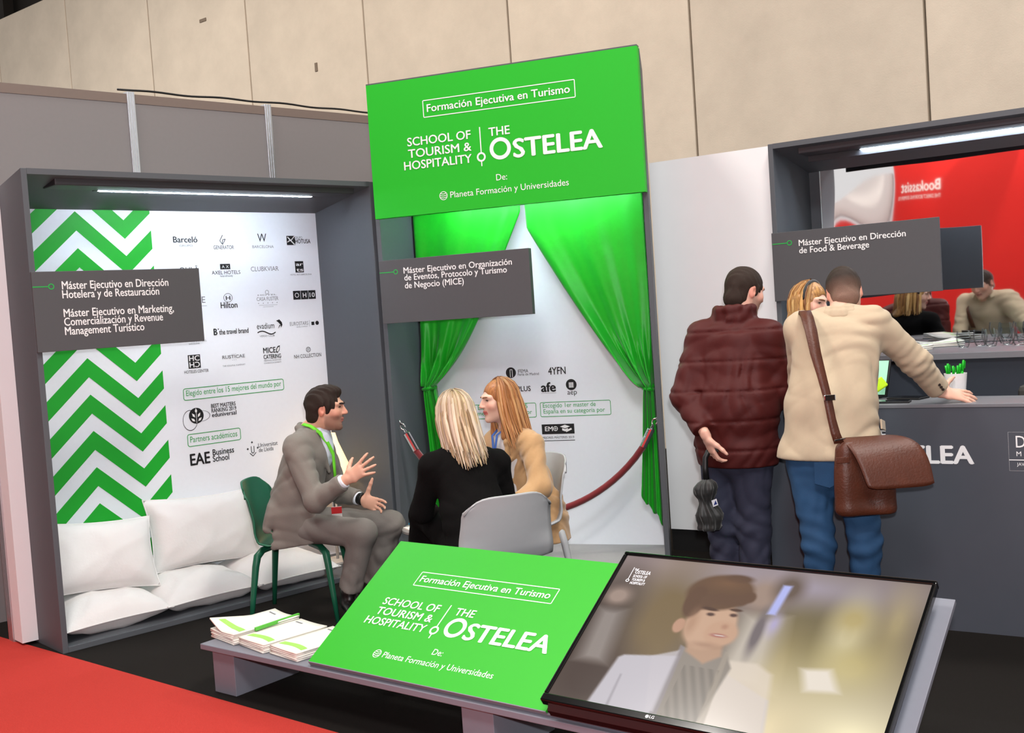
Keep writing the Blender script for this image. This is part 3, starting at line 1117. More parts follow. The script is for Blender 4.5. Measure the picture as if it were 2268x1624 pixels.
# velvet rope
rp = thing('velvet_rope', 'burgundy velvet barrier rope with chrome hooks hanging across the curtain niche', 'rope', O_M, ROT_M)
A_, B_ = Vector((0.095, 0.05, 0.855)), Vector((1.615, 0.37, 0.80))
pts = []
for i in range(33):
    t = i / 32
    p = A_.lerp(B_, t)
    p.z -= 0.50 * (1 - (2 * t - 1) ** 2) ** 0.8
    p.y = A_.y + (B_.y - A_.y) * t - 0.06 * math.sin(math.pi * t)
    pts.append(p)
MB().tube(pts, 0.021, 12).build('rope', VELVET, rp, smooth=True)
for a, b in ((pts[0], pts[1]), (pts[-1], pts[-2])):
    dd = (a - b).normalized()
    ft = MB()
    ft.tube([b + dd * 0.0, a + dd * 0.02, a + dd * 0.03], [0.024, 0.024, 0.016], 12)
    ft.tube([a + dd * 0.03, a + dd * 0.05], [0.010, 0.008], 10)
    fo = ft.build('ferrule', CHROME, rp, smooth=False)
    c = a + dd * 0.072
    sd = dd.cross(Vector((0, 1, 0))).normalized()
    hk = MB().tube([c + dd * (0.022 * math.cos(q)) + sd * (0.016 * math.sin(q)) for q in np.linspace(math.pi, -0.9 * math.pi * 0.8, 14)], 0.0055, 8)
    hk.build('snap_hook', CHROME, rp, smooth=True)
    MB().tube([c + dd * 0.012, c + dd * 0.05], [0.006, 0.006], 8).build('wall_eye', CHROME, rp, smooth=True)

# ------------------------------------------------------------------ right niche with mirror
W_R, D_R = 2.19, 0.68
nr = thing('mirror_niche', 'dark grey niche with a mirrored back behind the counter', 'display stand', O_R, ROT_R)
for x in (0.0, W_R - 0.03):
    MB().prism([(x, 0, 0), (x, 0, 2.503), (x, D_R + 0.03, 2.40), (x, D_R + 0.03, 0)], (0.03, 0, 0)).build('side_panel', GREY, nr, bevel=0.002)
MB().prism([(0.03, 0, 2.473), (0.03, 0, 2.503), (0.03, D_R, 2.41), (0.03, D_R, 2.38)], (W_R - 0.06, 0, 0)).build('roof_panel', GREY, nr)
MB().box(0.03, W_R - 0.03, D_R + 0.006, D_R + 0.03, 0.0, 2.39).build('back_panel', GREY, nr)
mi = thing('wavy_mirror', 'large rippled mirror on the back of the counter niche', 'mirror', O_R, ROT_R)


def mir(u, v):
    x = 0.105 + u * (W_R - 0.15)
    z = 1.245 + v * (2.384 - 1.245)
    amp = 0.0035 * math.exp(-u * 5.0) + 0.0006
    y = D_R - 0.004 + amp * (math.sin(4.2 * x * 2 + 2.2 * z) + 0.5 * math.sin(9 * z - 3 * x))
    return (x, y, z)


MB().grid(mir, 70, 40).build('mirror_sheet', MIRROR, mi, smooth=True)
MB().box(0.10, 0.1045, D_R - 0.008, D_R + 0.004, 1.245, 2.384).build('mirror_edge', mat('mirror_edge', (225, 240, 240), 0.3), mi)
lr = led_fixture('lit LED batten under the roof of the mirror niche', O_R, ROT_R, 0.16, 2.02, 0.475, 1.86, 2.435)
MB().box(0.16, 2.02, 0.264, 0.275, 2.40, 2.47).build('added_reflection_baffle', mat('dark_housing'), lr)  # added strip that keeps the tube's reflection out of the mirror
course_sign('grey course sign of two lines hung over the counter', O_R, ROT_R, -0.022, 0.95, 1.567, 1.974, TSR, (0.004, 0.1076, 1.9075))

# counters
bc = thing('back_counter', 'dark raised back counter carrying glasses under the mirror', 'counter', O_R, ROT_R)
MB().box(0.03, W_R - 0.03, -0.33, D_R - 0.02, 1.205, 1.240).build('worktop', mat('counter_top_grey', (112, 113, 118), 0.4), bc, bevel=0.003)
MB().box(0.06, W_R - 0.06, -0.30, D_R - 0.05, 0.0, 1.204).build('body', mat('counter_dark_panel', (34, 41, 52), 0.6), bc)  # plain dark blue-grey face of the back counter
fc = thing('reception_counter', 'grey reception counter with white school lettering', 'counter', O_R, ROT_R)
MB().box(0.288, 2.75, -1.137, -0.78, 1.037, 1.055).build('worktop', mat('counter_top_grey'), fc, bevel=0.003)
MB().box(0.292, 2.746, -1.134, -1.10, 0.0, 1.036).build('front_panel', COUNTER, fc)
MB().box(0.292, 0.325, -1.099, -0.79, 0.0, 1.036).build('side_panel', COUNTER, fc)
YC = -1.1352
lettering(fc, 'STELEA', 0.86, 1.267, 0.781, 0.080, 3, 'w', YC)
ring(fc, 0.805, 0.822, 0.051, 0.019, 'w', YC, 0.97, 'letter_ring')
lettering(fc, 'THE', 0.775, 0.882, 0.893, 0.040, 1, 'w', YC)
frame_box(fc, 1.4122, 1.76, 0.752, 0.926, 0.004, 0.001, 'w', YC)
bar(fc, 1.4122, 0.801, 1.76, 0.801, 0.004, 'w', YC)
lettering(fc, 'D', 1.443, 1.482, 0.857, 0.052, 0, 'w', YC)
lettering(fc, 'M', 1.4436, 1.463, 0.818, 0.021, 0, 'w', YC)
lettering(fc, 'JAV', 1.4436, 1.474, 0.775, 0.014, 0, 'w', YC)
# ------------------------------------------------------------------ bench with leaning boards and television
O_C = (-1.474, 4.828, 0)
bt = thing('display_bench', 'low grey bench with block legs along the aisle', 'bench', O_C, ROT_C)
MB().box(0.0, 3.16, 0.0, 0.44, 0.200, 0.225).build('top', GREY2, bt, bevel=0.003)
for x in (0.03, 1.50, 2.92):
    MB().box(x, x + 0.15, 0.04, 0.40, 0.0, 0.200).build('leg', GREY2, bt, bevel=0.002)
TILT = -57.25
S_B = (-0.906, 4.399, 0.2355)
sp = thing('sloping_panel', 'long pale grey sloping panel carrying the television', 'panel', S_B, ROT_C, rx=TILT)
MB().box(0, 2.39, 0.0, 0.018, 0.0, 0.70).build('board', GREY2, sp, bevel=0.002)
for x in (0.15, 1.2, 2.2):
    MB().prism([(x, 0.019, 0.10), (x, 0.019, 0.69), (x, 0.35, 0.47)], (0.03, 0, 0)).build('bracket', GREY2, sp)
gb = thing('green_board', 'bright green board with white school name leaning on the low bench', 'sign', S_B, ROT_C, rx=TILT)
MB().box(0.002, 1.2, -0.012, -0.0005, 0.003, 0.693).build('board', BOARD, gb)
school_logo(gb, 0.73, 0.515, 0.232, -0.0132)
MB().box(0.002, 1.2, -0.0125, -0.0005, -0.001, 0.0025).build('edge_strip', GREY2, gb)

# television picture: a young man in a pale jacket among blurred people, with warm glare and haze painted in
def tv_picture(nu, nv):
    u, v = np.meshgrid(np.linspace(0, 1, nu), np.linspace(0, 1, nv))
    img = np.zeros((nv, nu, 3)) + np.array([96, 84, 74.])

    def blend(col, a):
        img[:] = img * (1 - a[..., None]) + np.array(col, float) * a[..., None]

    def blob(cx, cy, rx, ry, col, soft=0.4, al=1.0, rot=0):
        c, s = math.cos(rot), math.sin(rot)
        du, dv = (u - cx) * 1.64, (v - cy)
        x, y = (c * du + s * dv) / (rx * 1.64), (-s * du + c * dv) / ry
        d = np.sqrt(x * x + y * y)
        blend(col, al * np.clip((1 + soft - d) / (2 * soft), 0, 1) ** 1.5 if soft > 0.05 else al * (d < 1))

    def quad(pts, col, soft=0.012, al=1.0):
        d = np.full(u.shape, 9.0)
        n = len(pts)
        area_ = sum(pts[i][0] * pts[(i + 1) % n][1] - pts[(i + 1) % n][0] * pts[i][1] for i in range(n))
        sg = 1 if area_ > 0 else -1
        for i in range(n):
            (x0, y0), (x1, y1) = pts[i], pts[(i + 1) % n]
            L = math.hypot(x1 - x0, y1 - y0)
            d = np.minimum(d, sg * ((x1 - x0) * (v - y0) - (y1 - y0) * (u - x0)) / L)
        blend(col, al * np.clip(d / soft + 0.5, 0, 1))
    blob(0.15, 0.0, 0.9, 0.25, (150, 132, 132), 0.8)
    blob(0.25, 0.45, 0.14, 0.5, (112, 92, 62), 0.6)
    blob(0.04, 0.55, 0.10, 0.5, (62, 50, 44), 0.6)
    blob(0.10, 0.85, 0.14, 0.25, (58, 44, 38), 0.6)
    blob(0.05, 0.30, 0.05, 0.07, (150, 128, 116), 0.5)
    quad([(0.01, 0.40), (0.10, 0.40), (0.13, 0.75), (0.03, 0.75)], (150, 140, 134), 0.06, 0.8)
    blob(0.72, 0.45, 0.16, 0.4, (104, 92, 64), 0.5)
    blob(0.62, 0.1, 0.3, 0.12, (150, 138, 150), 0.8)
    blob(0.53, 0.18, 0.07, 0.12, (150, 126, 112), 0.5)
    quad([(0.50, 0.32), (0.62, 0.32), (0.66, 0.75), (0.48, 0.75)], (186, 174, 160), 0.08)
    blob(0.56, 0.42, 0.02, 0.16, (104, 94, 96), 0.5)
    blob(0.60, 0.12, 0.05, 0.10, (92, 76, 66), 0.5)
    quad([(0.578, 0.10), (0.606, 0.10), (0.592, 0.30), (0.565, 0.30)], (170, 176, 238), 0.012)
    blob(0.60, 0.36, 0.02, 0.07, (170, 160, 210), 0.8, 0.8)
    blob(0.82, 0.36, 0.06, 0.22, (206, 196, 170), 0.7)
    blob(0.82, 0.27, 0.06, 0.1, (170, 148, 88), 0.7, 0.8)
    blob(0.94, 0.25, 0.05, 0.2, (178, 158, 108), 0.8, 0.7)
    blob(0.86, 0.55, 0.14, 0.2, (184, 164, 96), 0.8, 0.8)
    blob(0.66, 0.62, 0.05, 0.25, (168, 148, 96), 0.7, 0.6)
    blob(0.92, 0.92, 0.30, 0.30, (250, 236, 190), 0.9)  # warm glare: reflections on the screen glass painted into the picture
    blob(0.70, 0.95, 0.12, 0.25, (226, 206, 160), 0.9)
    quad([(0.73, 0.60), (0.81, 0.58), (0.85, 0.70), (0.76, 0.72)], (232, 220, 204), 0.03)
    # the speaker
    quad([(0.165, 0.70), (0.20, 0.655), (0.345, 0.565), (0.42, 0.62), (0.50, 0.60), (0.60, 0.61), (0.655, 0.66), (0.70, 1.02), (0.14, 1.02)], (188, 182, 190), 0.012)
    quad([(0.46, 0.62), (0.60, 0.61), (0.655, 0.66), (0.70, 1.02), (0.48, 1.02)], (220, 204, 186), 0.02, 0.8)
    quad([(0.355, 0.58), (0.49, 0.555), (0.53, 0.66), (0.50, 1.02), (0.36, 1.02)], (134, 124, 114), 0.01)
    quad([(0.355, 0.50), (0.47, 0.50), (0.485, 0.60), (0.44, 0.66), (0.37, 0.60)], (176, 138, 112), 0.015)
    blob(0.405, 0.41, 0.085, 0.165, (196, 156, 128), 0.10)
    blob(0.452, 0.46, 0.055, 0.085, (192, 150, 122), 0.15)
    blob(0.308, 0.445, 0.020, 0.05, (184, 138, 112), 0.15)
    blob(0.388, 0.195, 0.112, 0.125, (92, 66, 48), 0.10, rot=-0.1)
    blob(0.322, 0.275, 0.036, 0.115, (88, 62, 46), 0.14)
    blob(0.352, 0.275, 0.03, 0.05, (88, 62, 46), 0.2)
    for hx, hy, hr in ((0.365, 0.252, 0.030), (0.40, 0.240, 0.032), (0.435, 0.240, 0.030), (0.468, 0.232, 0.026), (0.49, 0.208, 0.022)):
        blob(hx, hy, hr, 0.040, (90, 64, 48), 0.22)
    blob(0.43, 0.09, 0.05, 0.03, (84, 60, 46), 0.3)
    blob(0.40, 0.13, 0.06, 0.04, (122, 84, 58), 0.9, 0.5)
    blob(0.382, 0.312, 0.030, 0.011, (70, 48, 38), 0.3, rot=0.1)
    blob(0.466, 0.300, 0.022, 0.010, (70, 48, 38), 0.3)
    blob(0.345, 0.42, 0.02, 0.09, (168, 126, 100), 0.7, 0.7)
    blob(0.42, 0.545, 0.05, 0.02, (150, 112, 90), 0.7, 0.6)
    blob(0.392, 0.347, 0.014, 0.012, (74, 52, 46), 0.4)
    blob(0.465, 0.335, 0.013, 0.012, (74, 52, 46), 0.4)
    blob(0.455, 0.415, 0.012, 0.018, (172, 126, 102), 0.6)
    blob(0.447, 0.475, 0.028, 0.013, (160, 96, 88), 0.4)
    blob(0.45, 0.474, 0.018, 0.004, (220, 205, 195), 0.4)
    img[:] = 255 * (img / 255) ** 0.86  # lifts the darks, screen haze put into the picture's colours
    quad([(0.345, 0.565), (0.362, 0.575), (0.375, 1.02), (0.352, 1.02)], (150, 142, 146), 0.006, 0.8)
    quad([(0.27, 0.66), (0.35, 0.60), (0.36, 0.98), (0.335, 0.98)], (200, 194, 200), 0.01, 0.8)
    quad([(0.49, 0.565), (0.505, 0.57), (0.525, 1.02), (0.50, 1.02)], (168, 156, 142), 0.006, 0.7)
    quad([(0.20, 0.80), (0.207, 0.80), (0.215, 1.02), (0.205, 1.02)], (150, 144, 152), 0.006, 0.6)
    st = 0.5 + 0.5 * np.sin((u * 210 - v * 60))
    m = ((u > 0.385) & (u < 0.50) & (v > 0.68))
    img[:] = img * (1 - 0.12 * (st * m)[..., None])
    return img


TVX, TVW, TVH = 1.213, 1.142, 0.692
tv = thing('television', 'flat black television lying on the sloping panel, showing a young man', 'television', S_B, ROT_C, rx=TILT)
fr = MB()
fr.box(TVX, TVX + TVW, -0.088, -0.058, TVH - 0.014, TVH)
fr.box(TVX, TVX + TVW, -0.088, -0.058, -0.004, 0.026)
fr.box(TVX, TVX + 0.014, -0.088, -0.058, 0.0262, TVH - 0.0142)
fr.box(TVX + TVW - 0.014, TVX + TVW, -0.088, -0.058, 0.0262, TVH - 0.0142)
fr.build('bezel', PLASTB, tv, bevel=0.004)
MB().prism([(TVX + 0.02, -0.0578, 0.0), (TVX + 0.02, -0.0578, TVH - 0.01), (TVX + 0.02, -0.03, TVH - 0.05), (TVX + 0.02, -0.012, 0.33), (TVX + 0.02, -0.008, 0.06), (TVX + 0.02, -0.03, 0.0)], (TVW - 0.04, 0, 0)).build('rear_housing', PLASTM, tv)
MB().prism([(TVX + 0.03, -0.057, -0.022), (TVX + 0.03, -0.075, -0.0045), (TVX + 0.03, -0.02, -0.0045), (TVX + 0.03, -0.03, -0.02)], (TVW - 0.06, 0, 0)).build('lower_lip', mat('dark_red_gloss', (42, 12, 14), 0.2), tv)
nu, nv = 300, 176
img = tv_picture(nu, nv)
xs_, zs_ = np.meshgrid(np.linspace(TVX + 0.0135, TVX + TVW - 0.0135, nu), np.linspace(TVH - 0.0135, 0.0255, nv))
VV = np.stack([xs_.ravel(), np.full(nu * nv, -0.0795), zs_.ravel()], 1)
ii = np.arange(nu * nv).reshape(nv, nu)
QQ = np.stack([ii[:-1, :-1].ravel(), ii[1:, :-1].ravel(), ii[1:, 1:].ravel(), ii[:-1, 1:].ravel()], 1)
cl = img.reshape(-1, 3) / 255.0
cl = np.where(cl <= 0.04045, cl / 12.92, ((cl + 0.055) / 1.055) ** 2.4)
SCREEN = mat('lit_screen', rough=0.16, var=0.0, attr='Col', estr=0.98, spec=0.35)
b_ = SCREEN.node_tree.nodes['Principled BSDF']
SCREEN.node_tree.links.remove(b_.inputs['Base Color'].links[0])
b_.inputs['Base Color'].default_value = (0.012, 0.012, 0.012, 1)
link_mesh('screen', np_mesh('screen', VV, QQ, False, cl), SCREEN, tv)
EMW = mat('lit_white_caption', (230, 232, 238), 0.5, emit=(214, 216, 224), estr=0.6)
yT = -0.0803
for s_, x0, x1, z, h in (('THE', .067, .082, .122, .012), ('OSTELEA', .074, .130, .142, .019), ('SCHOOL OF', .074, .124, .168, .014), ('TOURISM &', .076, .124, .192, .014), ('HOSPITALITY', .076, .130, .216, .014)):
    lettering(tv, s_, TVX + TVW * x0, TVX + TVW * x1, TVH * (1 - z) - 0.0, h * 0.85, 0, 'w', yT, material=EMW)
bar(tv, TVX + 0.062 * TVW, TVH * 0.90, TVX + 0.062 * TVW, TVH * 0.815, 0.002, 'w', yT, material=EMW)
MB().disc((TVX + 0.062 * TVW, yT, TVH * 0.806), 0.007, (1, 0, 0), (0, 0, 1), 20, 0.0045).build('printed_ring', EMW, tv)
MB().disc((TVX + 0.36 * TVW, -0.0895, 0.011), 0.006, (1, 0, 0), (0, 0, 1), 20).build('maker_mark', PRINT_W, tv)
lettering(tv, 'LG', TVX + 0.368 * TVW, TVX + 0.383 * TVW, 0.006, 0.010, 1, 'w', -0.0895)


def brochure(parent, x0, x1, y0, y1, z, th, curl, green, skew, rot, corner=0.0):
    cx, cy = (x0 + x1) / 2, (y0 + y1) / 2
    c_, s_ = math.cos(rot), math.sin(rot)

    def fn(u, v):
        x, y = x0 + (x1 - x0) * u + skew, y0 + (y1 - y0) * v
        zz = z + curl * ((2 * u - 1) ** 2) * (0.5 + 0.5 * v) + corner * max(0, 0.45 - u) * max(0, 0.6 - v) * 3
        X, Y = x - cx, y - cy
        return (cx + c_ * X - s_ * Y, cy + s_ * X + c_ * Y, zz)
    mb = MB().grid(fn, 8, 8)
    o = mb.build('brochure', PAPER, parent, smooth=True, solid=th)
    if green:
        def fg(u, v):
            p = fn(0.08 + 0.84 * u, 0.10 + 0.10 * v + 0.05 * math.sin(3 * u))
            return (p[0], p[1], p[2] + th / 2 + 0.0008)
        MB().grid(fg, 8, 2).build('green_print', PAPER_G, o)

        def fg2(u, v):
            p = fn(0.1 + 0.25 * u, 0.86 + 0.03 * v)
            return (p[0], p[1], p[2] + th / 2 + 0.0008)
        MB().grid(fg2, 4, 1).build('printed_line', PRINT_G, o)
    return o


def brochure_stack(label, base, rz, x0, x1, y0, y1, z, n, curl, group, spine=False, corner=0.0, rot0=0.0):
    t = thing('brochure_stack', label, 'brochures', base, rz, group)
    rg = random.Random(hash(label) % 1000 + n)
    for k in range(n):
        brochure(t, x0, x1, y0, y1, z + 0.0040 + 0.0076 * k + 0.0012, 0.0066, curl * k / n, k == n - 1, rg.uniform(-0.006, 0.006), rot0 + rg.uniform(-0.03, 0.03), corner if k == n - 1 else 0)
    if spine:
        MB().box(x1 - 0.006, x1 + 0.006, y0 + 0.08, y1, z + 0.008 * n - 0.004, z + 0.008 * n + 0.012).build('green_binding', SPINE_G, t, bevel=0.002)
    return t


SG = 'brochure stacks on the low bench'
brochure_stack('brochure stack with green binding at the end of the low bench', O_C, ROT_C, -0.005, 0.210, 0.065, 0.40, 0.225, 6, 0.012, SG, True, 0.05, -0.18)
brochure_stack('middle brochure stack of three on the low bench', O_C, ROT_C, 0.222, 0.432, 0.045, 0.37, 0.225, 5, 0.004, SG, False, 0, -0.16)
brochure_stack('brochure stack tucked against the edge of the green board', O_C, ROT_C, 0.448, 0.655, 0.03, 0.35, 0.225, 5, 0.004, SG, False, 0, -0.15)


# ------------------------------------------------------------------ chairs
def shell_chair(label, m, loc, az, scale=1.0, group=None):
    t = thing('shell_chair', label, 'chair', loc, -az, group)
    t.scale = (scale, scale, scale)
    prof = [(0.235, 0.425), (0.21, 0.443), (0.10, 0.437), (-0.02, 0.430), (-0.12, 0.432), (-0.19, 0.455), (-0.225, 0.51), (-0.245, 0.58), (-0.262, 0.65), (-0.278, 0.72), (-0.29, 0.775), (-0.296, 0.80)]
    n = len(prof) - 1

    def fn(u, v):
        f = v * n
        i = min(int(f), n - 1)
        q = f - i
        y = prof[i][0] * (1 - q) + prof[i + 1][0] * q
        z = prof[i][1] * (1 - q) + prof[i + 1][1] * q
        w = 0.235 + 0.02 * math.sin(math.pi * min(1, v * 1.3))
        s = 2 * u - 1
        if v > 0.80:
            k = (v - 0.80) / 0.20
            z -= 0.085 * k * abs(s) ** 5
            w *= 1 - 0.03 * k
        if v < 0.15:
            k = (0.15 - v) / 0.15
            y -= 0.06 * k * abs(s) ** 3
        back = max(0, min(1, (v - 0.35) / 0.3))
        y += 0.065 * back * s * s
        z += 0.022 * (1 - back) * abs(s) ** 2.5
        return (w * s, y, z)
    MB().grid(fn, 16, 36).build('seat_shell', m, t, smooth=True, solid=0.010)
    for sx in (-1, 1):
        for sy in (-1, 1):
            pts = [(sx * 0.07, sy * 0.10 - 0.02, 0.418), (sx * 0.15, sy * 0.165 - 0.01, 0.412), (sx * 0.195, sy * 0.195, 0.385), (sx * 0.208, sy * 0.205, 0.33), (sx * 0.228, sy * 0.228, 0.15), (sx * 0.243, sy * 0.245, 0.0)]
            MB().tube(pts, [0.016, 0.020, 0.022, 0.020, 0.016, 0.012], 10, flat=1.0).build('leg', m, t, smooth=True)
    return t


shell_chair('dark green shell chair under the man in the grey suit', GCHAIR, (-1.255, 6.09, 0), 93, 0.97)
shell_chair('pale grey shell chair with its back to the camera behind the green board', LCHAIR, (-0.155, 5.25, 0), -24, 0.965)
shell_chair('pale grey shell chair under the woman in the camel coat', LCHAIR, (-0.045, 6.05, 0), -112)

# low round side table with magazines
st = thing('side_table', 'small round grey side table between the seated people', 'table', (-0.49, 6.12, 0))
MB().lathe([(0.0, 0.415), (0.185, 0.415), (0.19, 0.42), (0.19, 0.432), (0.185, 0.437), (0.0, 0.437)], 40).build('top', mat('table_grey', (138, 136, 132), 0.45), st, smooth=False)
for k in range(3):
    a = R(30 + 120 * k)
    MB().tube([(0.08 * math.cos(a), 0.08 * math.sin(a), 0.4149), (0.16 * math.cos(a), 0.16 * math.sin(a), 0.0)], [0.011, 0.009], 8).build('leg', PLASTM, st, smooth=True)
for i, (lb, col, x, y, an) in enumerate((('white magazine at the rim of the side table', (226, 222, 214), -0.085, -0.04, 25), ('blue magazine on the side table', (40, 132, 168), -0.06, 0.05, 40))):
    mg = thing('magazine', lb, 'magazine', (-0.49 + x, 6.12 + y, 0.4375 + i * 0.009), an, 'magazines on the side table')
    MB().box(-0.08, 0.08, -0.055, 0.055, 0.0, 0.008).build('pages', mat('mag_%d' % i, col, 0.5), mg)
    MB().box(-0.08, 0.08, -0.055, 0.055, 0.0081, 0.0088).build('cover', mat('mag_%d' % i), mg)

# floor lamp inside the chevron niche
LPA = (1.985, 0.42)
lp = thing('floor_lamp', 'lit lamp with a pale conical shade behind the man in the grey suit', 'lamp', frame_pt(O_A, ROT_A, LPA[0], LPA[1], 0.03), ROT_A)
MB().box(-0.15, 0.07, -0.11, 0.09, 0.0, 0.018).build('base', mat('lamp_base', (205, 200, 192), 0.4), lp, bevel=0.004)
MB().tube([(0, 0, 0.018), (0, 0, 0.84)], 0.010, 10).build('pole', ALU, lp, smooth=True)
MB().lathe([(0.045, 0.86), (0.06, 0.80), (0.165, 0.535), (0.163, 0.533), (0.057, 0.80), (0.042, 0.86)], 36).build('shade', SHADE, lp, smooth=True)
MB().lathe([(0.0, 0.64), (0.022, 0.645), (0.03, 0.67), (0.022, 0.70), (0.012, 0.72), (0, 0.73)], 14, (0.03, 0, 0)).build('bulb', mat('bulb', (255, 235, 205), emit=(255, 214, 160), estr=25), lp, smooth=True)
cc = [(0.05 + 0.25 * i / 30 + 0.03 * math.sin(i * 1.1), -0.12 + 0.04 * math.cos(i * 0.9), 0.02 + 0.05 * abs(math.sin(i * 0.55))) for i in range(31)]
cbl = MB().tube([frame_pt(O_A, ROT_A, LPA[0] + p[0] - 0.05, LPA[1] + p[1] - 0.1, p[2] + 0.03) for p in cc], 0.005, 6).build('lamp_cable', PLASTM, smooth=True)
tag(cbl, 'coiled black cable on the niche floor beside the lamp base', 'cable')


# ------------------------------------------------------------------ cushions
def cushion(label, loc, rz, size, tiltx, group, seed, tiltz=0.0):
    w, h, d = size
    t = thing('cushion', label, 'cushion', loc, rz, group)
    rg = np.random.default_rng(seed)
    ph = rg.uniform(0, 6, 8)

    def fn(sgn):
        def g(u, v):
            s, q = 2 * u - 1, 2 * v - 1
            x = w / 2 * (s * (1 - 0.07 * (1 - q * q)))
            z = h / 2 * (q * (1 - 0.09 * (1 - s * s)))
            prof = max(0.0, (1 - abs(s) ** 3.0)) ** 0.55 * max(0.0, (1 - abs(q) ** 3.0)) ** 0.55
            edge = min(1.0, 6 * min(1 - abs(s), 1 - abs(q)))
            cn = (abs(s) * abs(q)) ** 1.5
            wr = 0.006 * math.sin(3.1 * s + 2 * q + ph[0]) + 0.020 * cn * math.sin(9 * (abs(s) - abs(q)) + ph[1]) + 0.009 * (1 - abs(math.sin(4.5 * s + 2.5 * q * q + ph[2]))) ** 2 + 0.006 * (1 - abs(math.sin(3 * q - 2 * s + ph[3]))) ** 2
            return (x, sgn * (d / 2 * prof + wr * prof * edge), z)
        return g
    mb = MB().grid(fn(-1), 30, 22).grid(fn(1), 30, 22)
    o = mb.build('cover', LINEN, t, smooth=True)
    o.rotation_euler = (R(tiltx), R(tiltz), 0)
    rim = [(w / 2 * (s * (1 - 0.07 * (1 - q * q))), 0, h / 2 * (q * (1 - 0.09 * (1 - s * s)))) for s, q in
           [(-1 + 2 * k / 12, -1) for k in range(13)] + [(1, -1 + 2 * k / 12) for k in range(1, 13)] + [(1 - 2 * k / 12, 1) for k in range(1, 13)] + [(-1, 1 - 2 * k / 12) for k in range(1, 13)]]
    MB().tube(rim, 0.004, 6, cap=False).build('seam', LINEN, o, smooth=True)
    return t


CG = 'white cushions in the chevron niche'
for lb, x, y, z, sz, tx, tz, sd in (
        ('white seat cushion lowest at the left end of the chevron niche', 0.335, 0.31, 0.125, (0.60, 0.56, 0.19), -84, 0, 1),
        ('white seat cushion lying in the middle of the chevron niche', 0.90, 0.31, 0.118, (0.60, 0.56, 0.18), -86, 0, 2),
        ('white seat cushion lying at the right end by the lamp', 1.46, 0.31, 0.118, (0.58, 0.56, 0.18), -85, 0, 3),
        ('white back cushion leaning at the left under the chevrons', 0.37, 0.36, 0.40, (0.66, 0.42, 0.21), -24, 6, 4),
        ('white back cushion leaning beside the man in the grey suit', 1.07, 0.47, 0.41, (0.72, 0.44, 0.21), -16, 3, 5)):
    cushion(lb, frame_pt(O_A, ROT_A, x, y, z), ROT_A, sz, tx, CG, sd, tz)

# ------------------------------------------------------------------ things on the counters
gl_me = None
GP = [(1.025, 0.10), (1.095, 0.21), (1.165, 0.12), (1.120, 0.33), (1.235, 0.23), (1.305, 0.13), (1.205, 0.34), (1.30, 0.33), (1.375, 0.24), (1.44, 0.14), (1.39, 0.36), (1.51, 0.26)]
GL = ['front glass nearest the brochures on the back counter', 'glass just behind the nearest one on the back counter', 'second glass along the front of the back counter',
      'rear glass nearest the brochures, close to the mirror', 'glass behind the gap of the second and third front glasses', 'third glass along the front of the back counter',
      'second rear glass from the brochures, close to the mirror', 'third rear glass from the brochures, close to the mirror', 'glass behind the third front glass at the right edge of the photo',
      'fourth glass along the front, at the right edge of the photo', 'fourth rear glass, close to the mirror at the right edge', 'last glass of the middle row, at the right edge of the photo']
for i, (x, y) in enumerate(GP):
    t = thing('drinking_glass', GL[i], 'glass', frame_pt(O_R, ROT_R, x, y, 1.2402), 0, 'drinking glasses on the back counter')
    if gl_me is None:
        prof = [(0.0, 0.002), (0.021, 0.002), (0.025, 0.005), (0.030, 0.016), (0.0385, 0.045), (0.039, 0.060), (0.0335, 0.095)]
        b = MB().lathe(prof, 28).build('bowl', GLASS, t, smooth=True)
        MB().lathe([(0.0, 0.0), (0.021, 0.0), (0.022, 0.0018), (0.0, 0.0018)], 24).build('foot', mat('glass_foot', (226, 232, 234), 0.08, spec=0.8), t)
        gl_me = b.data
        gl_ft = t.children[-1].data
    else:
        b = bpy.data.objects.new('bowl', gl_me)
        COL.objects.link(b)
        b.parent = t
        b = bpy.data.objects.new('foot', gl_ft)
        COL.objects.link(b)
        b.parent = t
brochure_stack('curled brochure stack on the back counter near the glasses', O_R, ROT_R, 0.70, 0.95, 0.28, 0.50, 1.240, 3, 0.03, 'brochure stacks on the back counter', False, 0, 0.5)
brochure_stack('brochure stack at the front edge of the back counter', O_R, ROT_R, 0.60, 0.84, -0.02, 0.20, 1.240, 3, 0.02, 'brochure stacks on the back counter', False, 0, 0.4)

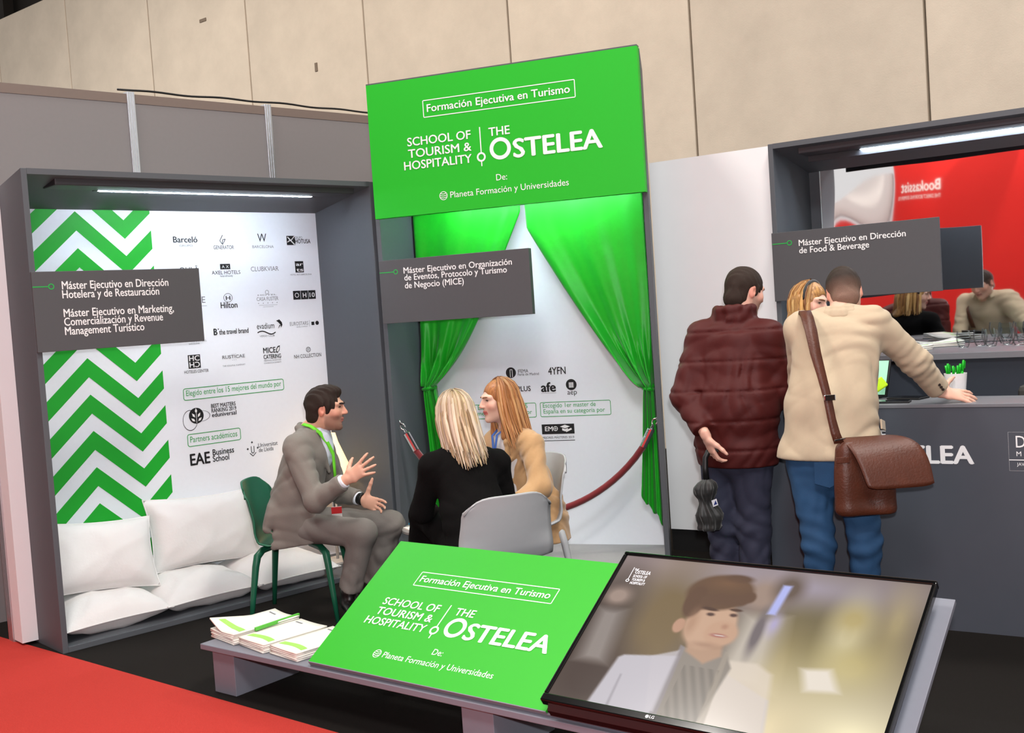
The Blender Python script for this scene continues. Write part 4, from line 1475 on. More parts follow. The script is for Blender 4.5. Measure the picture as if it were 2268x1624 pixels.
cup = thing('pen_cup', 'white cup holding green pens on the reception counter', 'cup', frame_pt(O_R, ROT_R, 1.160, -0.90, 1.0552))
MB().lathe([(0.0, 0.0), (0.040, 0.0), (0.052, 0.122), (0.049, 0.122), (0.038, 0.004), (0.0, 0.004)], 28).build('cup_body', mat('white_ceramic', (236, 234, 234), 0.3), cup, smooth=False)
PEN = mat('green_pen', (14, 172, 30), 0.3)
for i, (dx, dy, tx, ty, hh) in enumerate(((-0.030, 0.0, -0.35, 0.05, 0.155), (-0.018, -0.010, -0.22, -0.1, 0.165), (-0.008, 0.012, -0.12, 0.1, 0.150), (0.006, -0.01, 0.12, 0.0, 0.152), (0.012, 0.008, 0.18, 0.05, 0.160), (0.030, 0.0, 0.25, 0.0, 0.178))):
    lb = ['leftmost green pen leaning out of the white cup', 'second green pen from the left in the white cup', 'third green pen from the left in the white cup', 'fourth green pen from the left in the white cup', 'fifth green pen from the left in the white cup', 'green pen standing apart at the right of the white cup'][i]
    bx = frame_pt(O_R, ROT_R, 1.160 + dx * 0.5, -0.90 + dy * 0.5, 1.062)
    p = thing('pen', lb, 'pen', bx, ROT_R, 'green pens in the white cup')
    d = Vector((tx * 0.55, ty, 1)).normalized()
    MB().tube([d * 0.0, d * hh * 0.72], 0.0052, 8).build('barrel', PEN, p, smooth=True)
    MB().tube([d * hh * 0.722, d * hh], [0.006, 0.0055], 8).build('pen_cap', PEN, p, smooth=True)
    MB().tube([d * hh * 0.78 + Vector((0.0085, 0, 0)), d * hh * 0.97 + Vector((0.0085, 0, 0))], 0.002, 6).build('clip', PEN, p)

for i, (lb, x, y, an) in enumerate((('black phone lying on the reception counter edge', 0.90, -1.045, 4), ('black tablet folio lying behind the phone on the counter', 0.93, -0.865, -14))):
    t = thing('phone' if i == 0 else 'tablet_folio', lb, 'phone' if i == 0 else 'tablet', frame_pt(O_R, ROT_R, x, y, 1.0552), ROT_R + an)
    w, d = ((0.08, 0.038), (0.085, 0.055))[i]
    MB().box(-w, w, -d, d, 0, 0.009).build('body', PLASTM, t, bevel=0.003)
    MB().box(-w + 0.006, w - 0.006, -d + 0.004, d - 0.004, 0.0092, 0.0098).build('screen_glass', PLASTB, t)
tb = thing('tablet', 'tablet on a stand with a green screen behind the beige blazer', 'tablet', frame_pt(O_R, ROT_R, 0.735, -0.82, 1.0552), ROT_R - 8, rx=0)
MB().prism([(-0.09, -0.012, 0.012), (0.09, -0.012, 0.012), (0.09, 0.07, 0.19), (-0.09, 0.07, 0.19)], (0, 0.010, -0.004)).build('body', PLASTM, tb)
MB().poly([(-0.082, -0.0135, 0.020), (0.082, -0.0135, 0.020), (0.082, 0.0625, 0.184), (-0.082, 0.0625, 0.184)]).build('screen', mat('tablet_screen', (150, 205, 170), 0.2, emit=(140, 200, 170), estr=0.5), tb)
MB().box(-0.05, 0.05, -0.02, 0.10, 0.0, 0.010).build('stand', PLASTM, tb)
oc = thing('office_chair', 'dark chair back just showing behind the reception counter', 'chair', frame_pt(O_R, ROT_R, 1.62, -0.54, 0), ROT_R)
MB().box(-0.24, 0.24, -0.03, 0.03, 0.62, 1.085).build('backrest', mat('dark_chair', (58, 57, 54), 0.8), oc, bevel=0.03)
MB().box(-0.22, 0.22, -0.02, 0.16, 0.44, 0.50).build('seat', mat('dark_chair'), oc, bevel=0.02)
MB().tube([(0, 0.06, 0.05), (0, 0.06, 0.45)], 0.025, 10).build('column', PLASTM, oc)
for k in range(5):
    a = R(72 * k)
    MB().tube([(0, 0.06, 0.06), (0.2 * math.cos(a), 0.06 + 0.17 * math.sin(a), 0.015)], [0.02, 0.012], 6).build('foot', PLASTM, oc)

# ------------------------------------------------------------------ red stand across the aisle, seen only in the mirror
rs = thing('red_stand_wall', 'red fabric wall across the aisle, reflected in the mirror', 'display stand', frame_pt(O_R, ROT_R, 0, -8.2), ROT_R + 180)
MB().box(-1.6, 1.75, 0, 0.15, 0.0, 5.2).build('fabric_wall', REDW, rs)
lettering(rs, 'Bookassist', 0.70, 1.60, 2.93, 0.20, 1, 'w', -0.002)
lettering(rs, 'THE DIRECT BOOKING EXPERTS', 0.70, 1.66, 2.78, 0.07, 0, 'w', -0.002)
lettering(rs, 'protel', 1.05, 1.38, 3.55, 0.13, 1, 'w', -0.002)
MB().prism([(-0.1, -0.35, 3.6), (-0.1, -0.05, 3.6), (-0.1, -0.05, 4.1), (-0.1, -0.35, 4.1)], (0.2, 0, 0)).build('spot_box', REDW, rs)
spot('red_stand_spot', frame_pt(O_R, ROT_R, -0.9, -7.6, 5.0), frame_pt(O_R, ROT_R, -0.9, -8.2, 3.2), 260, (1, 0.88, 0.74), 70)
spot('red_stand_spot', frame_pt(O_R, ROT_R, 0.4, -7.6, 5.0), frame_pt(O_R, ROT_R, 0.4, -8.2, 3.0), 260, (1, 0.88, 0.74), 80)
gs = thing('neighbour_fascia', 'white and green fascia across the aisle, reflected in the mirror', 'display stand', frame_pt(O_R, ROT_R, -2.6, -8.4), ROT_R + 180)
MB().box(-0.75, 0.75, 0, 0.1, 1.6, 3.3).build('fascia', WHITEW, gs)
MB().box(-0.4, 0.1, -0.01, -0.001, 2.0, 3.0).build('green_panel', CHEV, gs)
MB().box(-0.7, -0.6, 0.0, 0.1, 0.0, 1.599).build('post', ALU, gs)
MB().box(0.6, 0.7, 0.0, 0.1, 0.0, 1.599).build('post', ALU, gs)
# ------------------------------------------------------------------ people
def az(a, pitch=0.0):
    a, p = R(a), R(pitch)
    return V3((math.sin(a) * math.cos(p), math.cos(a) * math.cos(p), -math.sin(p)))


def srgb(c):
    return V3(lin(c)[:3])


class Head:
    def __init__(s, c, azim, pitch=0.0, roll=0.0, k=1.0):
        s.c = V3(c)
        s.f = az(azim, pitch)
        s.r = unit(np.cross(s.f, (0, 0, 1)))
        s.u = np.cross(s.r, s.f)
        cr, sr = math.cos(R(roll)), math.sin(R(roll))
        s.r, s.u = cr * s.r + sr * s.u, cr * s.u - sr * s.r
        s.k = k

    def p(s, r, f, u):
        return s.c + s.k * (r * s.r + f * s.f + u * s.u)

    def loc(s, V):
        d = (V - s.c) / s.k
        return d @ s.r, d @ s.f, d @ s.u


def add_head(S, H, neck, nr=0.054, female=False):
    k = H.k
    A = (H.r, H.f, H.u)
    S.ell(H.p(0, -0.012, 0.025), V3((0.074, 0.094, 0.087)) * k, A, 0.02)
    S.ell(H.p(0, 0.020, -0.036), V3((0.059, 0.072, 0.082)) * k, A, 0.03)
    S.ecap(H.p(0, 0.005, -0.066), H.p(0, 0.056, -0.094), (0.052 * k, 0.030 * k), (0.028 * k, 0.020 * k), H.r, 0.03)
    S.ell(H.p(0, 0.076, -0.102), V3((0.019, 0.016, 0.016)) * k, A, 0.02)
    S.cap(H.p(0, 0.089, 0.018), H.p(0, 0.110, -0.022), 0.007 * k, 0.0115 * k, 0.012)
    for sx in (-1, 1):
        S.ell(H.p(sx * 0.010, 0.101, -0.026), V3((0.009, 0.010, 0.007)) * k, A, 0.008)
        S.cap(H.p(sx * 0.012, 0.086, 0.030), H.p(sx * 0.050, 0.066, 0.026), 0.010 * k, 0.010 * k, 0.014)
        S.ell(H.p(sx * 0.043, 0.058, -0.022), V3((0.020, 0.020, 0.022)) * k, A, 0.025)
        S.ell(H.p(sx * 0.031, 0.0915, 0.007), V3((0.0135, 0.014, 0.0055)) * k, A, 0.006, op=-1)
        S.ell(H.p(sx * 0.074, -0.012, -0.008), V3((0.009, 0.018, 0.031)) * k, (H.r + sx * -0.35 * H.f, H.f + sx * 0.35 * H.r, H.u), 0.008)
        S.ell(H.p(sx * 0.081, -0.006, -0.004), V3((0.006, 0.008, 0.014)) * k, A, 0.006, op=-1)
    S.ell(H.p(0, 0.088, -0.053), V3((0.022, 0.012, 0.0065)) * k, A, 0.006)
    S.ell(H.p(0, 0.086, -0.066), V3((0.018, 0.012, 0.0075)) * k, A, 0.006)
    S.ecap(H.p(0, -0.018, -0.05), neck, (nr * k, nr * k), (nr * 1.12, nr * 1.1), H.r, 0.03)


def skin_colors(H, skin, lips, stubble=None, hair=None):
    def fn(V):
        n = len(V)
        col = np.tile(srgb(skin), (n, 1))
        r, f, u = H.loc(V)
        near = (np.abs(u) < 0.16) & (np.abs(r) < 0.1) & (np.abs(f) < 0.14)

        def mix(c, m):
            col[:] = col * (1 - m[:, None]) + srgb(c) * m[:, None]
        g = lambda a, b, w: np.exp(-((a - b) / w) ** 2)
        red = (min(255, skin[0] + 6), int(skin[1] * 0.82), int(skin[2] * 0.80))
        mix(red, near * 0.5 * (g(np.abs(r), 0.045, 0.022) * g(u, -0.025, 0.025) * (f > 0.03) + g(r, 0, 0.016) * g(u, -0.02, 0.02) * (f > 0.095)))
        mix(red, near * 0.6 * (np.abs(r) > 0.07) * (np.abs(u + 0.008) < 0.035))
        if stubble is not None:
            m = near * (f > 0.0) * np.clip((-0.028 - u) / 0.015, 0, 1) * np.clip((f + 0.01) / 0.02, 0, 1)
            m = m * np.clip((0.135 + u) / 0.01, 0, 1)
            mix(stubble, 0.55 * m)
            mix(stubble, near * 0.8 * g(u, -0.042, 0.006) * g(r, 0, 0.026) * (f > 0.07))
            mix(stubble, near * 0.75 * (f > 0.055) * np.clip((-0.078 - u) / 0.008, 0, 1) * g(r, 0, 0.03))
        if hair is not None:
            m = near * np.clip((u - 0.02 + 0.9 * np.maximum(0, f)) / 0.02, 0, 1) * (f < 0.05)
        mix(lips, near * 0.9 * (g(u, -0.053, 0.006) + g(u, -0.065, 0.006)).clip(0, 1) * (np.abs(r) < 0.024) * (f > 0.078))
        mix((70, 40, 34), near * 0.75 * g(u, -0.059, 0.0022) * (np.abs(r) < 0.022) * (f > 0.08))
        mix((90, 60, 50), near * 0.35 * g(np.abs(r), 0.032, 0.018) * g(u, 0.010, 0.008) * (f > 0.06))
        return col
    return fn


SKIN = mat('skin', rough=0.5, var=0.03, scale=60, attr='Col', sss=0.12, spec=0.4)
EYE = mat('eye', rough=0.12, var=0.0, attr='Col')


def add_eyes(parent, H, iris=(70, 50, 36), brow=(50, 36, 28), bw=0.005):
    org = V3(parent.location)
    for sx in (-1, 1):
        c = H.p(sx * 0.0285, 0.0685, 0.007)
        u, v = np.meshgrid(np.linspace(0, math.pi, 13), np.linspace(0, 2 * math.pi, 17))
        r = 0.0118 * H.k
        d = np.stack([np.cos(u), np.sin(u) * np.cos(v), np.sin(u) * np.sin(v)], -1).reshape(-1, 3)
        P = c + r * (d[:, :1] * H.f + d[:, 1:2] * H.r + d[:, 2:3] * H.u) - org
        ii = np.arange(13 * 17).reshape(17, 13)
        Q = np.stack([ii[:-1, :-1].ravel(), ii[1:, :-1].ravel(), ii[1:, 1:].ravel(), ii[:-1, 1:].ravel()], 1)
        col = np.tile(srgb((196, 180, 170)), (len(P), 1))
        col[d[:, 0] > 0.66] = srgb(iris)
        col[d[:, 0] > 0.955] = srgb((12, 10, 10))
        link_mesh('eye', np_mesh('eye', P, Q, True, col), EYE, parent)
        mb = MB()
        pts = [H.p(sx * (0.013 + 0.0095 * i), 0.0985 - 0.0011 * i * i * 1.4 - 0.002 * i, 0.026 + 0.0028 * i - 0.0007 * i * i) - org for i in range(5)]
        mb.tube([Vector(p) for p in pts], [bw * 0.8, bw, bw, bw * 0.8, bw * 0.3], 6)
        mb.build('eyebrow', mat('brow_%d_%d_%d' % brow, brow, 0.8), parent, smooth=True)
        mb = MB()
        pts = [H.p(sx * (0.018 + 0.0065 * i), 0.0845 - 0.0010 * (i - 1.5) ** 2 - 0.0012 * i, 0.0128 - 0.0014 * (i - 2) ** 2) - org for i in range(5)]
        mb.tube([Vector(p) for p in pts], [0.001, 0.002, 0.0022, 0.002, 0.001], 5)
        mb.build('eyelash', mat('lash', (26, 18, 16), 0.8), parent, smooth=True)


def add_hand(S, w, d, t, n, curl=(20, 20, 20, 20), spread=6, thumb=(0.7, 0.7, 0.1), k=1.0, tbend=0.3):
    """w wrist, d finger direction, t towards the thumb side, n out of the palm"""
    w, d, t, n = V3(w), unit(d), unit(t), unit(n)
    S.ecap(w - d * 0.02, w + d * 0.03 * k, (0.027 * k, 0.019 * k), (0.036 * k, 0.0155 * k), t, 0.012)
    S.ecap(w + d * 0.03 * k, w + d * 0.082 * k, (0.036 * k, 0.0155 * k), (0.040 * k, 0.012 * k), t, 0.010)
    for i, (o, L) in enumerate(((0.030, 0.074), (0.0105, 0.083), (-0.010, 0.077), (-0.029, 0.060))):
        a = R(spread * (1.4 - i))
        dd = unit(math.cos(a) * d + math.sin(a) * t)
        p = w + d * (0.088 - 0.004 * abs(i - 1)) * k + t * o * k
        c = R(curl[i])
        cur = 0.35 * c
        for j, (fr_, r0, r1) in enumerate(((0.44, 0.0093, 0.0086), (0.31, 0.0086, 0.0080), (0.25, 0.0080, 0.0068))):
            q = p + (math.cos(cur) * dd + math.sin(cur) * n) * L * fr_ * k
            S.cap(p, q, r0 * k, r1 * k, 0.004)
            p = q
            cur += c
    p = w + d * 0.022 * k + t * 0.026 * k
    dd = unit(thumb[0] * d + thumb[1] * t + thumb[2] * n)
    for j, (L, r0, r1) in enumerate(((0.042, 0.014, 0.0115), (0.032, 0.0112, 0.0100), (0.027, 0.0098, 0.0080))):
        q = p + dd * L * k
        S.cap(p, q, r0 * k, r1 * k, 0.008)
        p = q
        dd = unit(dd + tbend * 0.5 * d)


def arm(S, a, b, c, r=(0.052, 0.043, 0.036, 0.027), k=0.02, flat=False):
    a, b, c = V3(a), V3(b), V3(c)
    S.cap(a, b, r[0], r[1], k)
    S.cap(b, c, r[1] * 0.98, r[3], k, flat=flat)


def shoe(parent, ank, d, name='shoe', L=0.27, col=None, heel_up=0.0):
    d = unit(V3((d[0], d[1], 0)))
    S = SDF(0.008)
    a = V3(ank)
    up = V3((0, 0, 1))
    S.ecap(a + up * 0.03 - d * 0.01, a - up * 0.02 - d * 0.015, (0.042, 0.05), (0.042, 0.055), np.cross(d, up), 0.02)
    S.ecap(a - up * 0.045 - d * 0.045, a - up * 0.050 + d * (L - 0.125), (0.036, 0.034), (0.042, 0.026), np.cross(d, up), 0.03)
    S.cut((a[0], a[1], a[2] - 0.082), (0, 0, -1))
    return sdf_obj(name, S, col or mat('black_leather_shoe', (16, 14, 14), 0.35, spec=0.5), parent)


def hair_locks(parent, H, name, m, cols, phis, L, n, rad=0.007, out=0.0, seed=1, base=None, droop=(0, 0, 0), taper=0.25, lenvar=0.12, part=0.0):
    """long hair as many tapered locks that leave the crown and fall; joined as one mesh with a base volume"""
    rg = np.random.default_rng(seed)
    org = V3(parent.location)
    Vs, Qs, Cs = [], [], []
    nb = 0
    seg = 6
    for i in range(n):
        ph = R(rg.uniform(*phis))
        e = H.r * math.sin(ph) + H.f * math.cos(ph)
        le = L * (1 + rg.uniform(-lenvar, lenvar))
        pts = []
        jit = rg.normal(size=3) * 0.004
        swx = rg.uniform(-1, 1)
        r0 = rg.uniform(0.95, 1.08)
        for th in (8, 30, 52, 72, 90):
            a = R(th)
            pts.append(H.p(0, -0.012, 0.022) + H.k * r0 * (e * 0.001 + H.r * math.sin(ph) * 0.083 * math.sin(a) + H.f * math.cos(ph) * 0.104 * math.sin(a) + H.u * 0.098 * math.cos(a)) + jit)
        p = pts[-1]
        m_ = 7
        for j in range(1, m_ + 1):
            t = j / m_
            sway = 0.012 * math.sin(3.0 * t + swx * 3) * swx
            pts.append(p + V3((0, 0, -1)) * le * t + e * (out * t ** 1.5 + sway) + V3(droop) * t ** 1.3)
        pts = np.array(pts)
        npt = len(pts)
        rr = rad * rg.uniform(0.7, 1.3)
        c = cols[rg.integers(len(cols))]
        c0 = srgb(c) * rg.uniform(0.8, 1.15)
        ring = []
        for j in range(npt):
            d = unit(pts[min(j + 1, npt - 1)] - pts[max(j - 1, 0)])
            u1 = unit(np.cross(d, e) if np.linalg.norm(np.cross(d, e)) > 1e-3 else H.r)
            u2 = np.cross(d, u1)
            tt = j / (npt - 1)
            w = rr * (0.55 + 0.45 * min(1, tt * 4)) * (1 - (1 - taper) * max(0, (tt - 0.6) / 0.4) ** 1.2)
            for s in range(seg):
                an = 2 * math.pi * s / seg
                ring.append(pts[j] + u1 * math.cos(an) * w * 1.5 + u2 * math.sin(an) * w * 0.7)
        ring = np.array(ring)
        idx = nb + np.arange(npt * seg).reshape(npt, seg)
        nx = np.roll(idx, -1, axis=1)
        Qs.append(np.stack([idx[:-1].ravel(), nx[:-1].ravel(), nx[1:].ravel(), idx[1:].ravel()], 1))
        Vs.append(ring)
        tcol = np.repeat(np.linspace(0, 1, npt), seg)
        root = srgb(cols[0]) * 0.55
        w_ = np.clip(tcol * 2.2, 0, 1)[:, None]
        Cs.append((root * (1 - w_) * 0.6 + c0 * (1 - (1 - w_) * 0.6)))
        nb += len(ring)
    if base is not None:
        V, Q = base.mesh(None)
        V = relax(V, Q, 2)
        Qs.append(Q + nb)
        Vs.append(V)
        lr, lf, lu = H.loc(V)
        phv = np.arctan2(lr, lf + 0.012)
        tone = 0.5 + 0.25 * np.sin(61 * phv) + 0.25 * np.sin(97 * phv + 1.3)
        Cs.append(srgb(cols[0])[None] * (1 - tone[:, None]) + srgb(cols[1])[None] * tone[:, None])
    V = np.concatenate(Vs) - org
    me = np_mesh(name, V, np.concatenate(Qs), True, np.concatenate(Cs).clip(0, 1))
    return link_mesh(name, me, m, parent)


HAIRM = mat('hair_strands', rough=0.42, var=0.12, scale=160, attr='Col', stretch=(1, 1, 0.08), spec=0.5)


HAIRS = mat('short_hair_mass', rough=0.7, var=0.25, scale=260, attr='Col', spec=0.3, bump=0.5, bscale=420)


def short_hair(parent, H, col, front=0.040, low=-0.075, thick=1.0, noise=0.004, top=0.0, fade=None, name='hair', side=0.0):
    S = SDF(0.0045)
    A = (H.r, H.f, H.u)
    S.ell(H.p(0, -0.013, 0.027), V3((0.080, 0.099, 0.092)) * H.k * V3((thick, thick, thick)), A, 0.01)
    if top:
        S.ell(H.p(0, 0.026, 0.082 + top), V3((0.058, 0.056, 0.030)) * H.k, A, 0.025)
    S.ell(H.p(0, -0.050, -0.045), V3((0.062, 0.055, 0.055)) * H.k, A, 0.02)
    for sx in (-1, 1):
        S.cap(H.p(sx * 0.073, 0.018, 0.02), H.p(sx * 0.071, 0.010, -0.020 + side), 0.008, 0.006, 0.01)
        S.ell(H.p(sx * 0.085, -0.010, -0.012), V3((0.024, 0.022, 0.030)) * H.k, A, 0.006, op=-1)
    # hairline: the face, the ears and the neck stay free
    S.ell(H.p(0, 0.094, -0.012), V3((0.064, 0.058, 0.082 + front * 0.2)) * H.k, A, 0.012, op=-1)
    S.ell(H.p(0, 0.050, -0.075), V3((0.085, 0.062, 0.066)) * H.k, A, 0.012, op=-1)
    S.cut(H.p(0, 0, low), -H.u + 0.25 * H.f)
    rgn = np.random.default_rng(5)
    k1, k2 = rgn.normal(size=3) * 160, rgn.normal(size=3) * 240

    def nz(X, Y, Z):
        return noise * (0.6 * np.sin(k1[0] * X + k1[1] * Y + k1[2] * Z) + 0.4 * np.sin(k2[0] * X + k2[1] * Y + k2[2] * Z + 2 * np.sin(40 * Z)))

    def cf(V):
        r, f, u = H.loc(V)
        c = np.tile(srgb(col), (len(V), 1))
        if fade is not None:
            m = np.clip((0.045 - u) / 0.09, 0, 1)[:, None]
            c = c * (1 - m) + srgb(fade) * m
        return c
    return sdf_obj(name, S, HAIRS, parent, nz, cf, it=1)


def quilt(z0, dz, amp, inner):
    def fn(X, Y, Z):
        t = (Z - z0) / dz
        d = (t - np.round(t)) * dz
        return amp * np.exp(-(d / 0.007) ** 2) - 0.5 * amp * np.cos(2 * math.pi * t) * 0.6 + inner(X, Y, Z)
    return fn


def ribbon(parent, name, m, pts, w, side, th=0.0025):
    """flat strap through points; side = width direction (one or per point)"""
    org = V3(parent.location)
    mb = MB()
    n = len(pts)
    v = []
    for i, p in enumerate(pts):
        s = unit(side[i] if isinstance(side, list) else side)
        ww = w[i] if hasattr(w, '__len__') else w
        v += [V3(p) - s * ww / 2 - org, V3(p) + s * ww / 2 - org]
    mb.add(v, [(2 * i, 2 * i + 1, 2 * i + 3, 2 * i + 2) for i in range(n - 1)])
    return mb.build(name, m, parent, smooth=True, solid=th)


# ---- man in the grey suit, seated, talking with both hands
p1 = thing('person', 'seated man in a grey suit with green lanyard, gesturing with both hands', 'person', (-1.25, 6.03, 0))
H1 = Head((-1.041, 6.02, 1.150), 88, 4, 0, 1.02)
D = 0.03
b = SDF(0.0055)
neck1 = V3((-1.135, 6.03, 1.035))
add_head(b, H1, neck1)
b.ecap((-1.24, 6.03, 0.54), (-1.235, 6.03, 0.66), (0.13, 0.075), (0.13, 0.09), (0, 1, 0), 0.03)
b.ecap((-1.235, 6.03, 0.66), (-1.155, 6.03, 0.92), (0.13, 0.09), (0.15, 0.09), (0, 1, 0), 0.05)
b.cap((-1.18, 5.88, 0.96), (-1.13, 6.18, 0.96), 0.05, 0.05, 0.04)
elN, wrN = V3((-1.083, 5.74, 0.683)), V3((-0.897, 5.68, 0.799))
elF, wrF = V3((-1.050, 6.30, 0.635)), V3((-0.905, 6.19, 0.605))
arm(b, (-1.19, 5.86, 0.955), elN, wrN, (0.042, 0.036, 0.03, 0.024))
arm(b, (-1.12, 6.20, 0.955), elF, wrF, (0.042, 0.036, 0.03, 0.024))
for hp, kn, an in (((-1.22, 5.95, 0.525), (-0.856, 5.775, 0.492), (-0.95, 5.79, 0.20)), ((-1.225, 6.11, 0.525), (-0.752, 6.15, 0.457), (-0.880, 6.18, 0.14))):
    b.cap(hp, kn, 0.06, 0.052, 0.03)
    b.cap(kn, an, 0.05, 0.035, 0.03)
add_hand(b, wrN, unit((0.86, -0.05, 0.50)), unit((-0.45, 0.15, 0.85)), unit((0.1, 0.98, -0.1)), (10, 6, 8, 12), 13, (0.25, 0.55, 0.75), 1.04)
add_hand(b, wrF, unit((0.88, -0.30, -0.34)), unit((0.36, 0.05, 0.93)), unit((-0.25, -0.95, -0.1)), (20, 26, 30, 34), 6, (0.05, 0.95, 0.1), 1.05, 0.0)
sdf_obj('body', b, SKIN, p1, None, skin_colors(H1, (214, 164, 140), (180, 110, 100), (92, 68, 58)))
add_eyes(p1, H1, (60, 40, 30), (40, 28, 24), 0.0055)
short_hair(p1, H1, (44, 33, 27), 0.03, -0.078, 1.03, 0.005, 0.012)
SUIT = mat('grey_suit_cloth', (118, 112, 105), 0.85, var=0.10, scale=220, bump=0.15, bscale=500, sheen=0.1)
j = SDF(0.0065)
yv = (0, 1, 0)
j.ecap((-1.255, 6.03, 0.47), (-1.235, 6.03, 0.66), (0.180, 0.125), (0.170, 0.125), yv, 0.05)
j.ecap((-1.245, 6.03, 0.66), (-1.165, 6.03, 0.90), (0.175, 0.125), (0.19, 0.125), yv, 0.06)
j.cap((-1.185, 5.88, 0.965), (-1.14, 6.0, 1.01), 0.065, 0.055, 0.05)
j.cap((-1.12, 6.18, 0.96), (-1.13, 6.04, 1.01), 0.065, 0.055, 0.05)
arm(j, (-1.19, 5.86, 0.955), elN, wrN - 0.035 * unit(wrN - elN), (0.070, 0.058, 0.05, 0.046), 0.03, True)
arm(j, (-1.12, 6.20, 0.955), elF, wrF - 0.03 * unit(wrF - elF), (0.070, 0.058, 0.05, 0.046), 0.03, True)
# skirts of the jacket, hanging over the seat edge
j.ecap((-1.235, 5.87, 0.60), (-1.225, 5.85, 0.40), (0.115, 0.035), (0.120, 0.020), (1, 0, 0), 0.03)
j.ecap((-1.345, 5.92, 0.64), (-1.385, 5.93, 0.54), (0.035, 0.06), (0.030, 0.07), (1, 0, 0), 0.03)
j.ell((-1.02, 6.03, 0.99), (0.075, 0.05, 0.15), None, 0.02, op=-1)
j.cap((-1.19, 6.0, 1.055), (-1.10, 5.97, 1.03), 0.018, 0.016, 0.012)
j.cap((-1.19, 6.06, 1.055), (-1.10, 6.10, 1.03), 0.018, 0.016, 0.012)
j.cap((-1.195, 6.0, 1.055), (-1.195, 6.06, 1.055), 0.018, 0.018, 0.012)
j.cap((-1.10, 5.97, 1.03), (-1.04, 5.985, 0.80), 0.014, 0.010, 0.012)
j.cut((-1.25, 0, 0.425), (0.10, 0, -1))
sdf_obj('suit_jacket', j, SUIT, p1, wrinkle(0.0062, 72, 11))
tr = SDF(0.0075)
tr.ecap((-1.27, 6.03, 0.50), (-1.20, 6.03, 0.52), (0.165, 0.075), (0.165, 0.08), yv, 0.04)
for hp, kn, an in (((-1.23, 5.935, 0.515), (-0.85, 5.775, 0.492), (-0.945, 5.79, 0.185)), ((-1.235, 6.12, 0.515), (-0.745, 6.15, 0.457), (-0.872, 6.18, 0.125))):
    tr.cap(hp, kn, 0.084, 0.074, 0.03)
    tr.cap(kn, an, 0.070, 0.058, 0.03, flat=True)
TROU = mat('grey_suit_trousers', (112, 107, 102), 0.85, var=0.10, scale=220, bump=0.15, bscale=500)
sdf_obj('trousers', tr, TROU, p1, wrinkle(0.0080, 72, 12))
sh = SDF(0.005)
sh.ecap((-1.125, 6.03, 1.035), (-1.10, 6.03, 1.06), (0.064, 0.066), (0.060, 0.064), yv, 0.015)
sh.cap((-1.055, 5.99, 1.005), (-1.045, 6.0, 0.90), 0.022, 0.018, 0.02)
sh.ell((-1.06, 6.03, 0.94), (0.045, 0.06, 0.12), None, 0.02)
sh.cap((-1.075, 5.98, 1.035), (-1.035, 5.995, 0.985), 0.016, 0.006, 0.01)
sdf_obj('shirt', sh, mat('pale_blue_shirt', (206, 216, 228), 0.8, var=0.03), p1)
for el, wr in ((elN, wrN), (elF, wrF)):
    s_ = SDF(0.004)
    e_ = unit(wr - el)
    s_.cap(wr - 0.06 * e_, wr - 0.018 * e_, 0.038, 0.038, 0.004, flat=True)
    sdf_obj('shirt_cuff', s_, mat('white_cuff', (228, 232, 240), 0.8), p1, it=1)
wm = SDF(0.0035)
e_ = unit(wrF - elF)
wm.cap(wrF - 0.012 * e_, wrF + 0.012 * e_, 0.034, 0.034, 0.003, flat=True)
wm.ell(wrF + V3((0.0, -0.005, 0.030)), (0.018, 0.018, 0.009), None, 0.004)
sdf_obj('watch', wm, PLASTM, p1, it=1)
LIME = mat('lime_lanyard', (104, 208, 40), 0.6, var=0.05)
ribbon(p1, 'lanyard', LIME, [(-1.165, 5.972, 1.075), (-1.12, 5.958, 1.062), (-1.075, 5.962, 1.025), (-1.035, 5.975, 0.96), (-1.012, 5.982, 0.90), (-1.010, 5.975, 0.84), (-1.008, 5.965, 0.76)], 0.020, (0.6, 0.5, 0.5), 0.003)
bd = MB()
bd.box(-0.028, 0.028, -0.003, 0.003, -0.045, 0.045)
ob = bd.build('badge', mat('badge_white', (224, 218, 216), 0.4), p1)
ob.location = (0.247, -0.125, 0.575)
ob.rotation_euler = (0.1, 0.0, R(8))
bd2 = MB()
bd2.box(-0.028, 0.028, -0.0045, -0.0031, 0.008, 0.045)
bd2.box(-0.028, 0.028, -0.0045, -0.0031, -0.045, -0.036)
bd2.build('badge_print', mat('badge_red', (196, 26, 32), 0.5), ob)
shoe(p1, (-0.955, 5.80, 0.145), (0.35, -0.9), 'shoe', 0.27)
shoe(p1, (-0.885, 6.18, 0.10), (0.9, -0.3), 'shoe', 0.27)

# ---- blonde woman in black, seated, from behind
p2 = thing('person', 'seated woman in a black jacket seen from behind, long ash-blonde hair', 'person', (-0.20, 5.2, 0))
H2 = Head((-0.300, 5.375, 1.118), -28, 8, 0, 0.98)
rv = V3((0.90, 0.43, 0))
fv = V3((-0.43, 0.90, 0))
b = SDF(0.007)
add_head(b, H2, (-0.285, 5.345, 0.985), 0.048)
b.ecap((-0.205, 5.18, 0.46), (-0.23, 5.25, 0.65), (0.14, 0.09), (0.12, 0.085), rv, 0.04)
b.ecap((-0.23, 5.25, 0.65), (-0.275, 5.325, 0.87), (0.12, 0.085), (0.13, 0.08), rv, 0.05)
shL2, shR2 = V3((-0.418, 5.27, 0.892)), V3((-0.105, 5.40, 0.870))
elL2, wrL2 = V3((-0.490, 5.34, 0.66)), V3((-0.43, 5.57, 0.60))
elR2, wrR2 = V3((-0.075, 5.47, 0.63)), V3((-0.24, 5.63, 0.60))
b.cap(shL2, shR2, 0.045, 0.045, 0.04)
arm(b, shL2, elL2, wrL2, (0.036, 0.03, 0.028, 0.022))
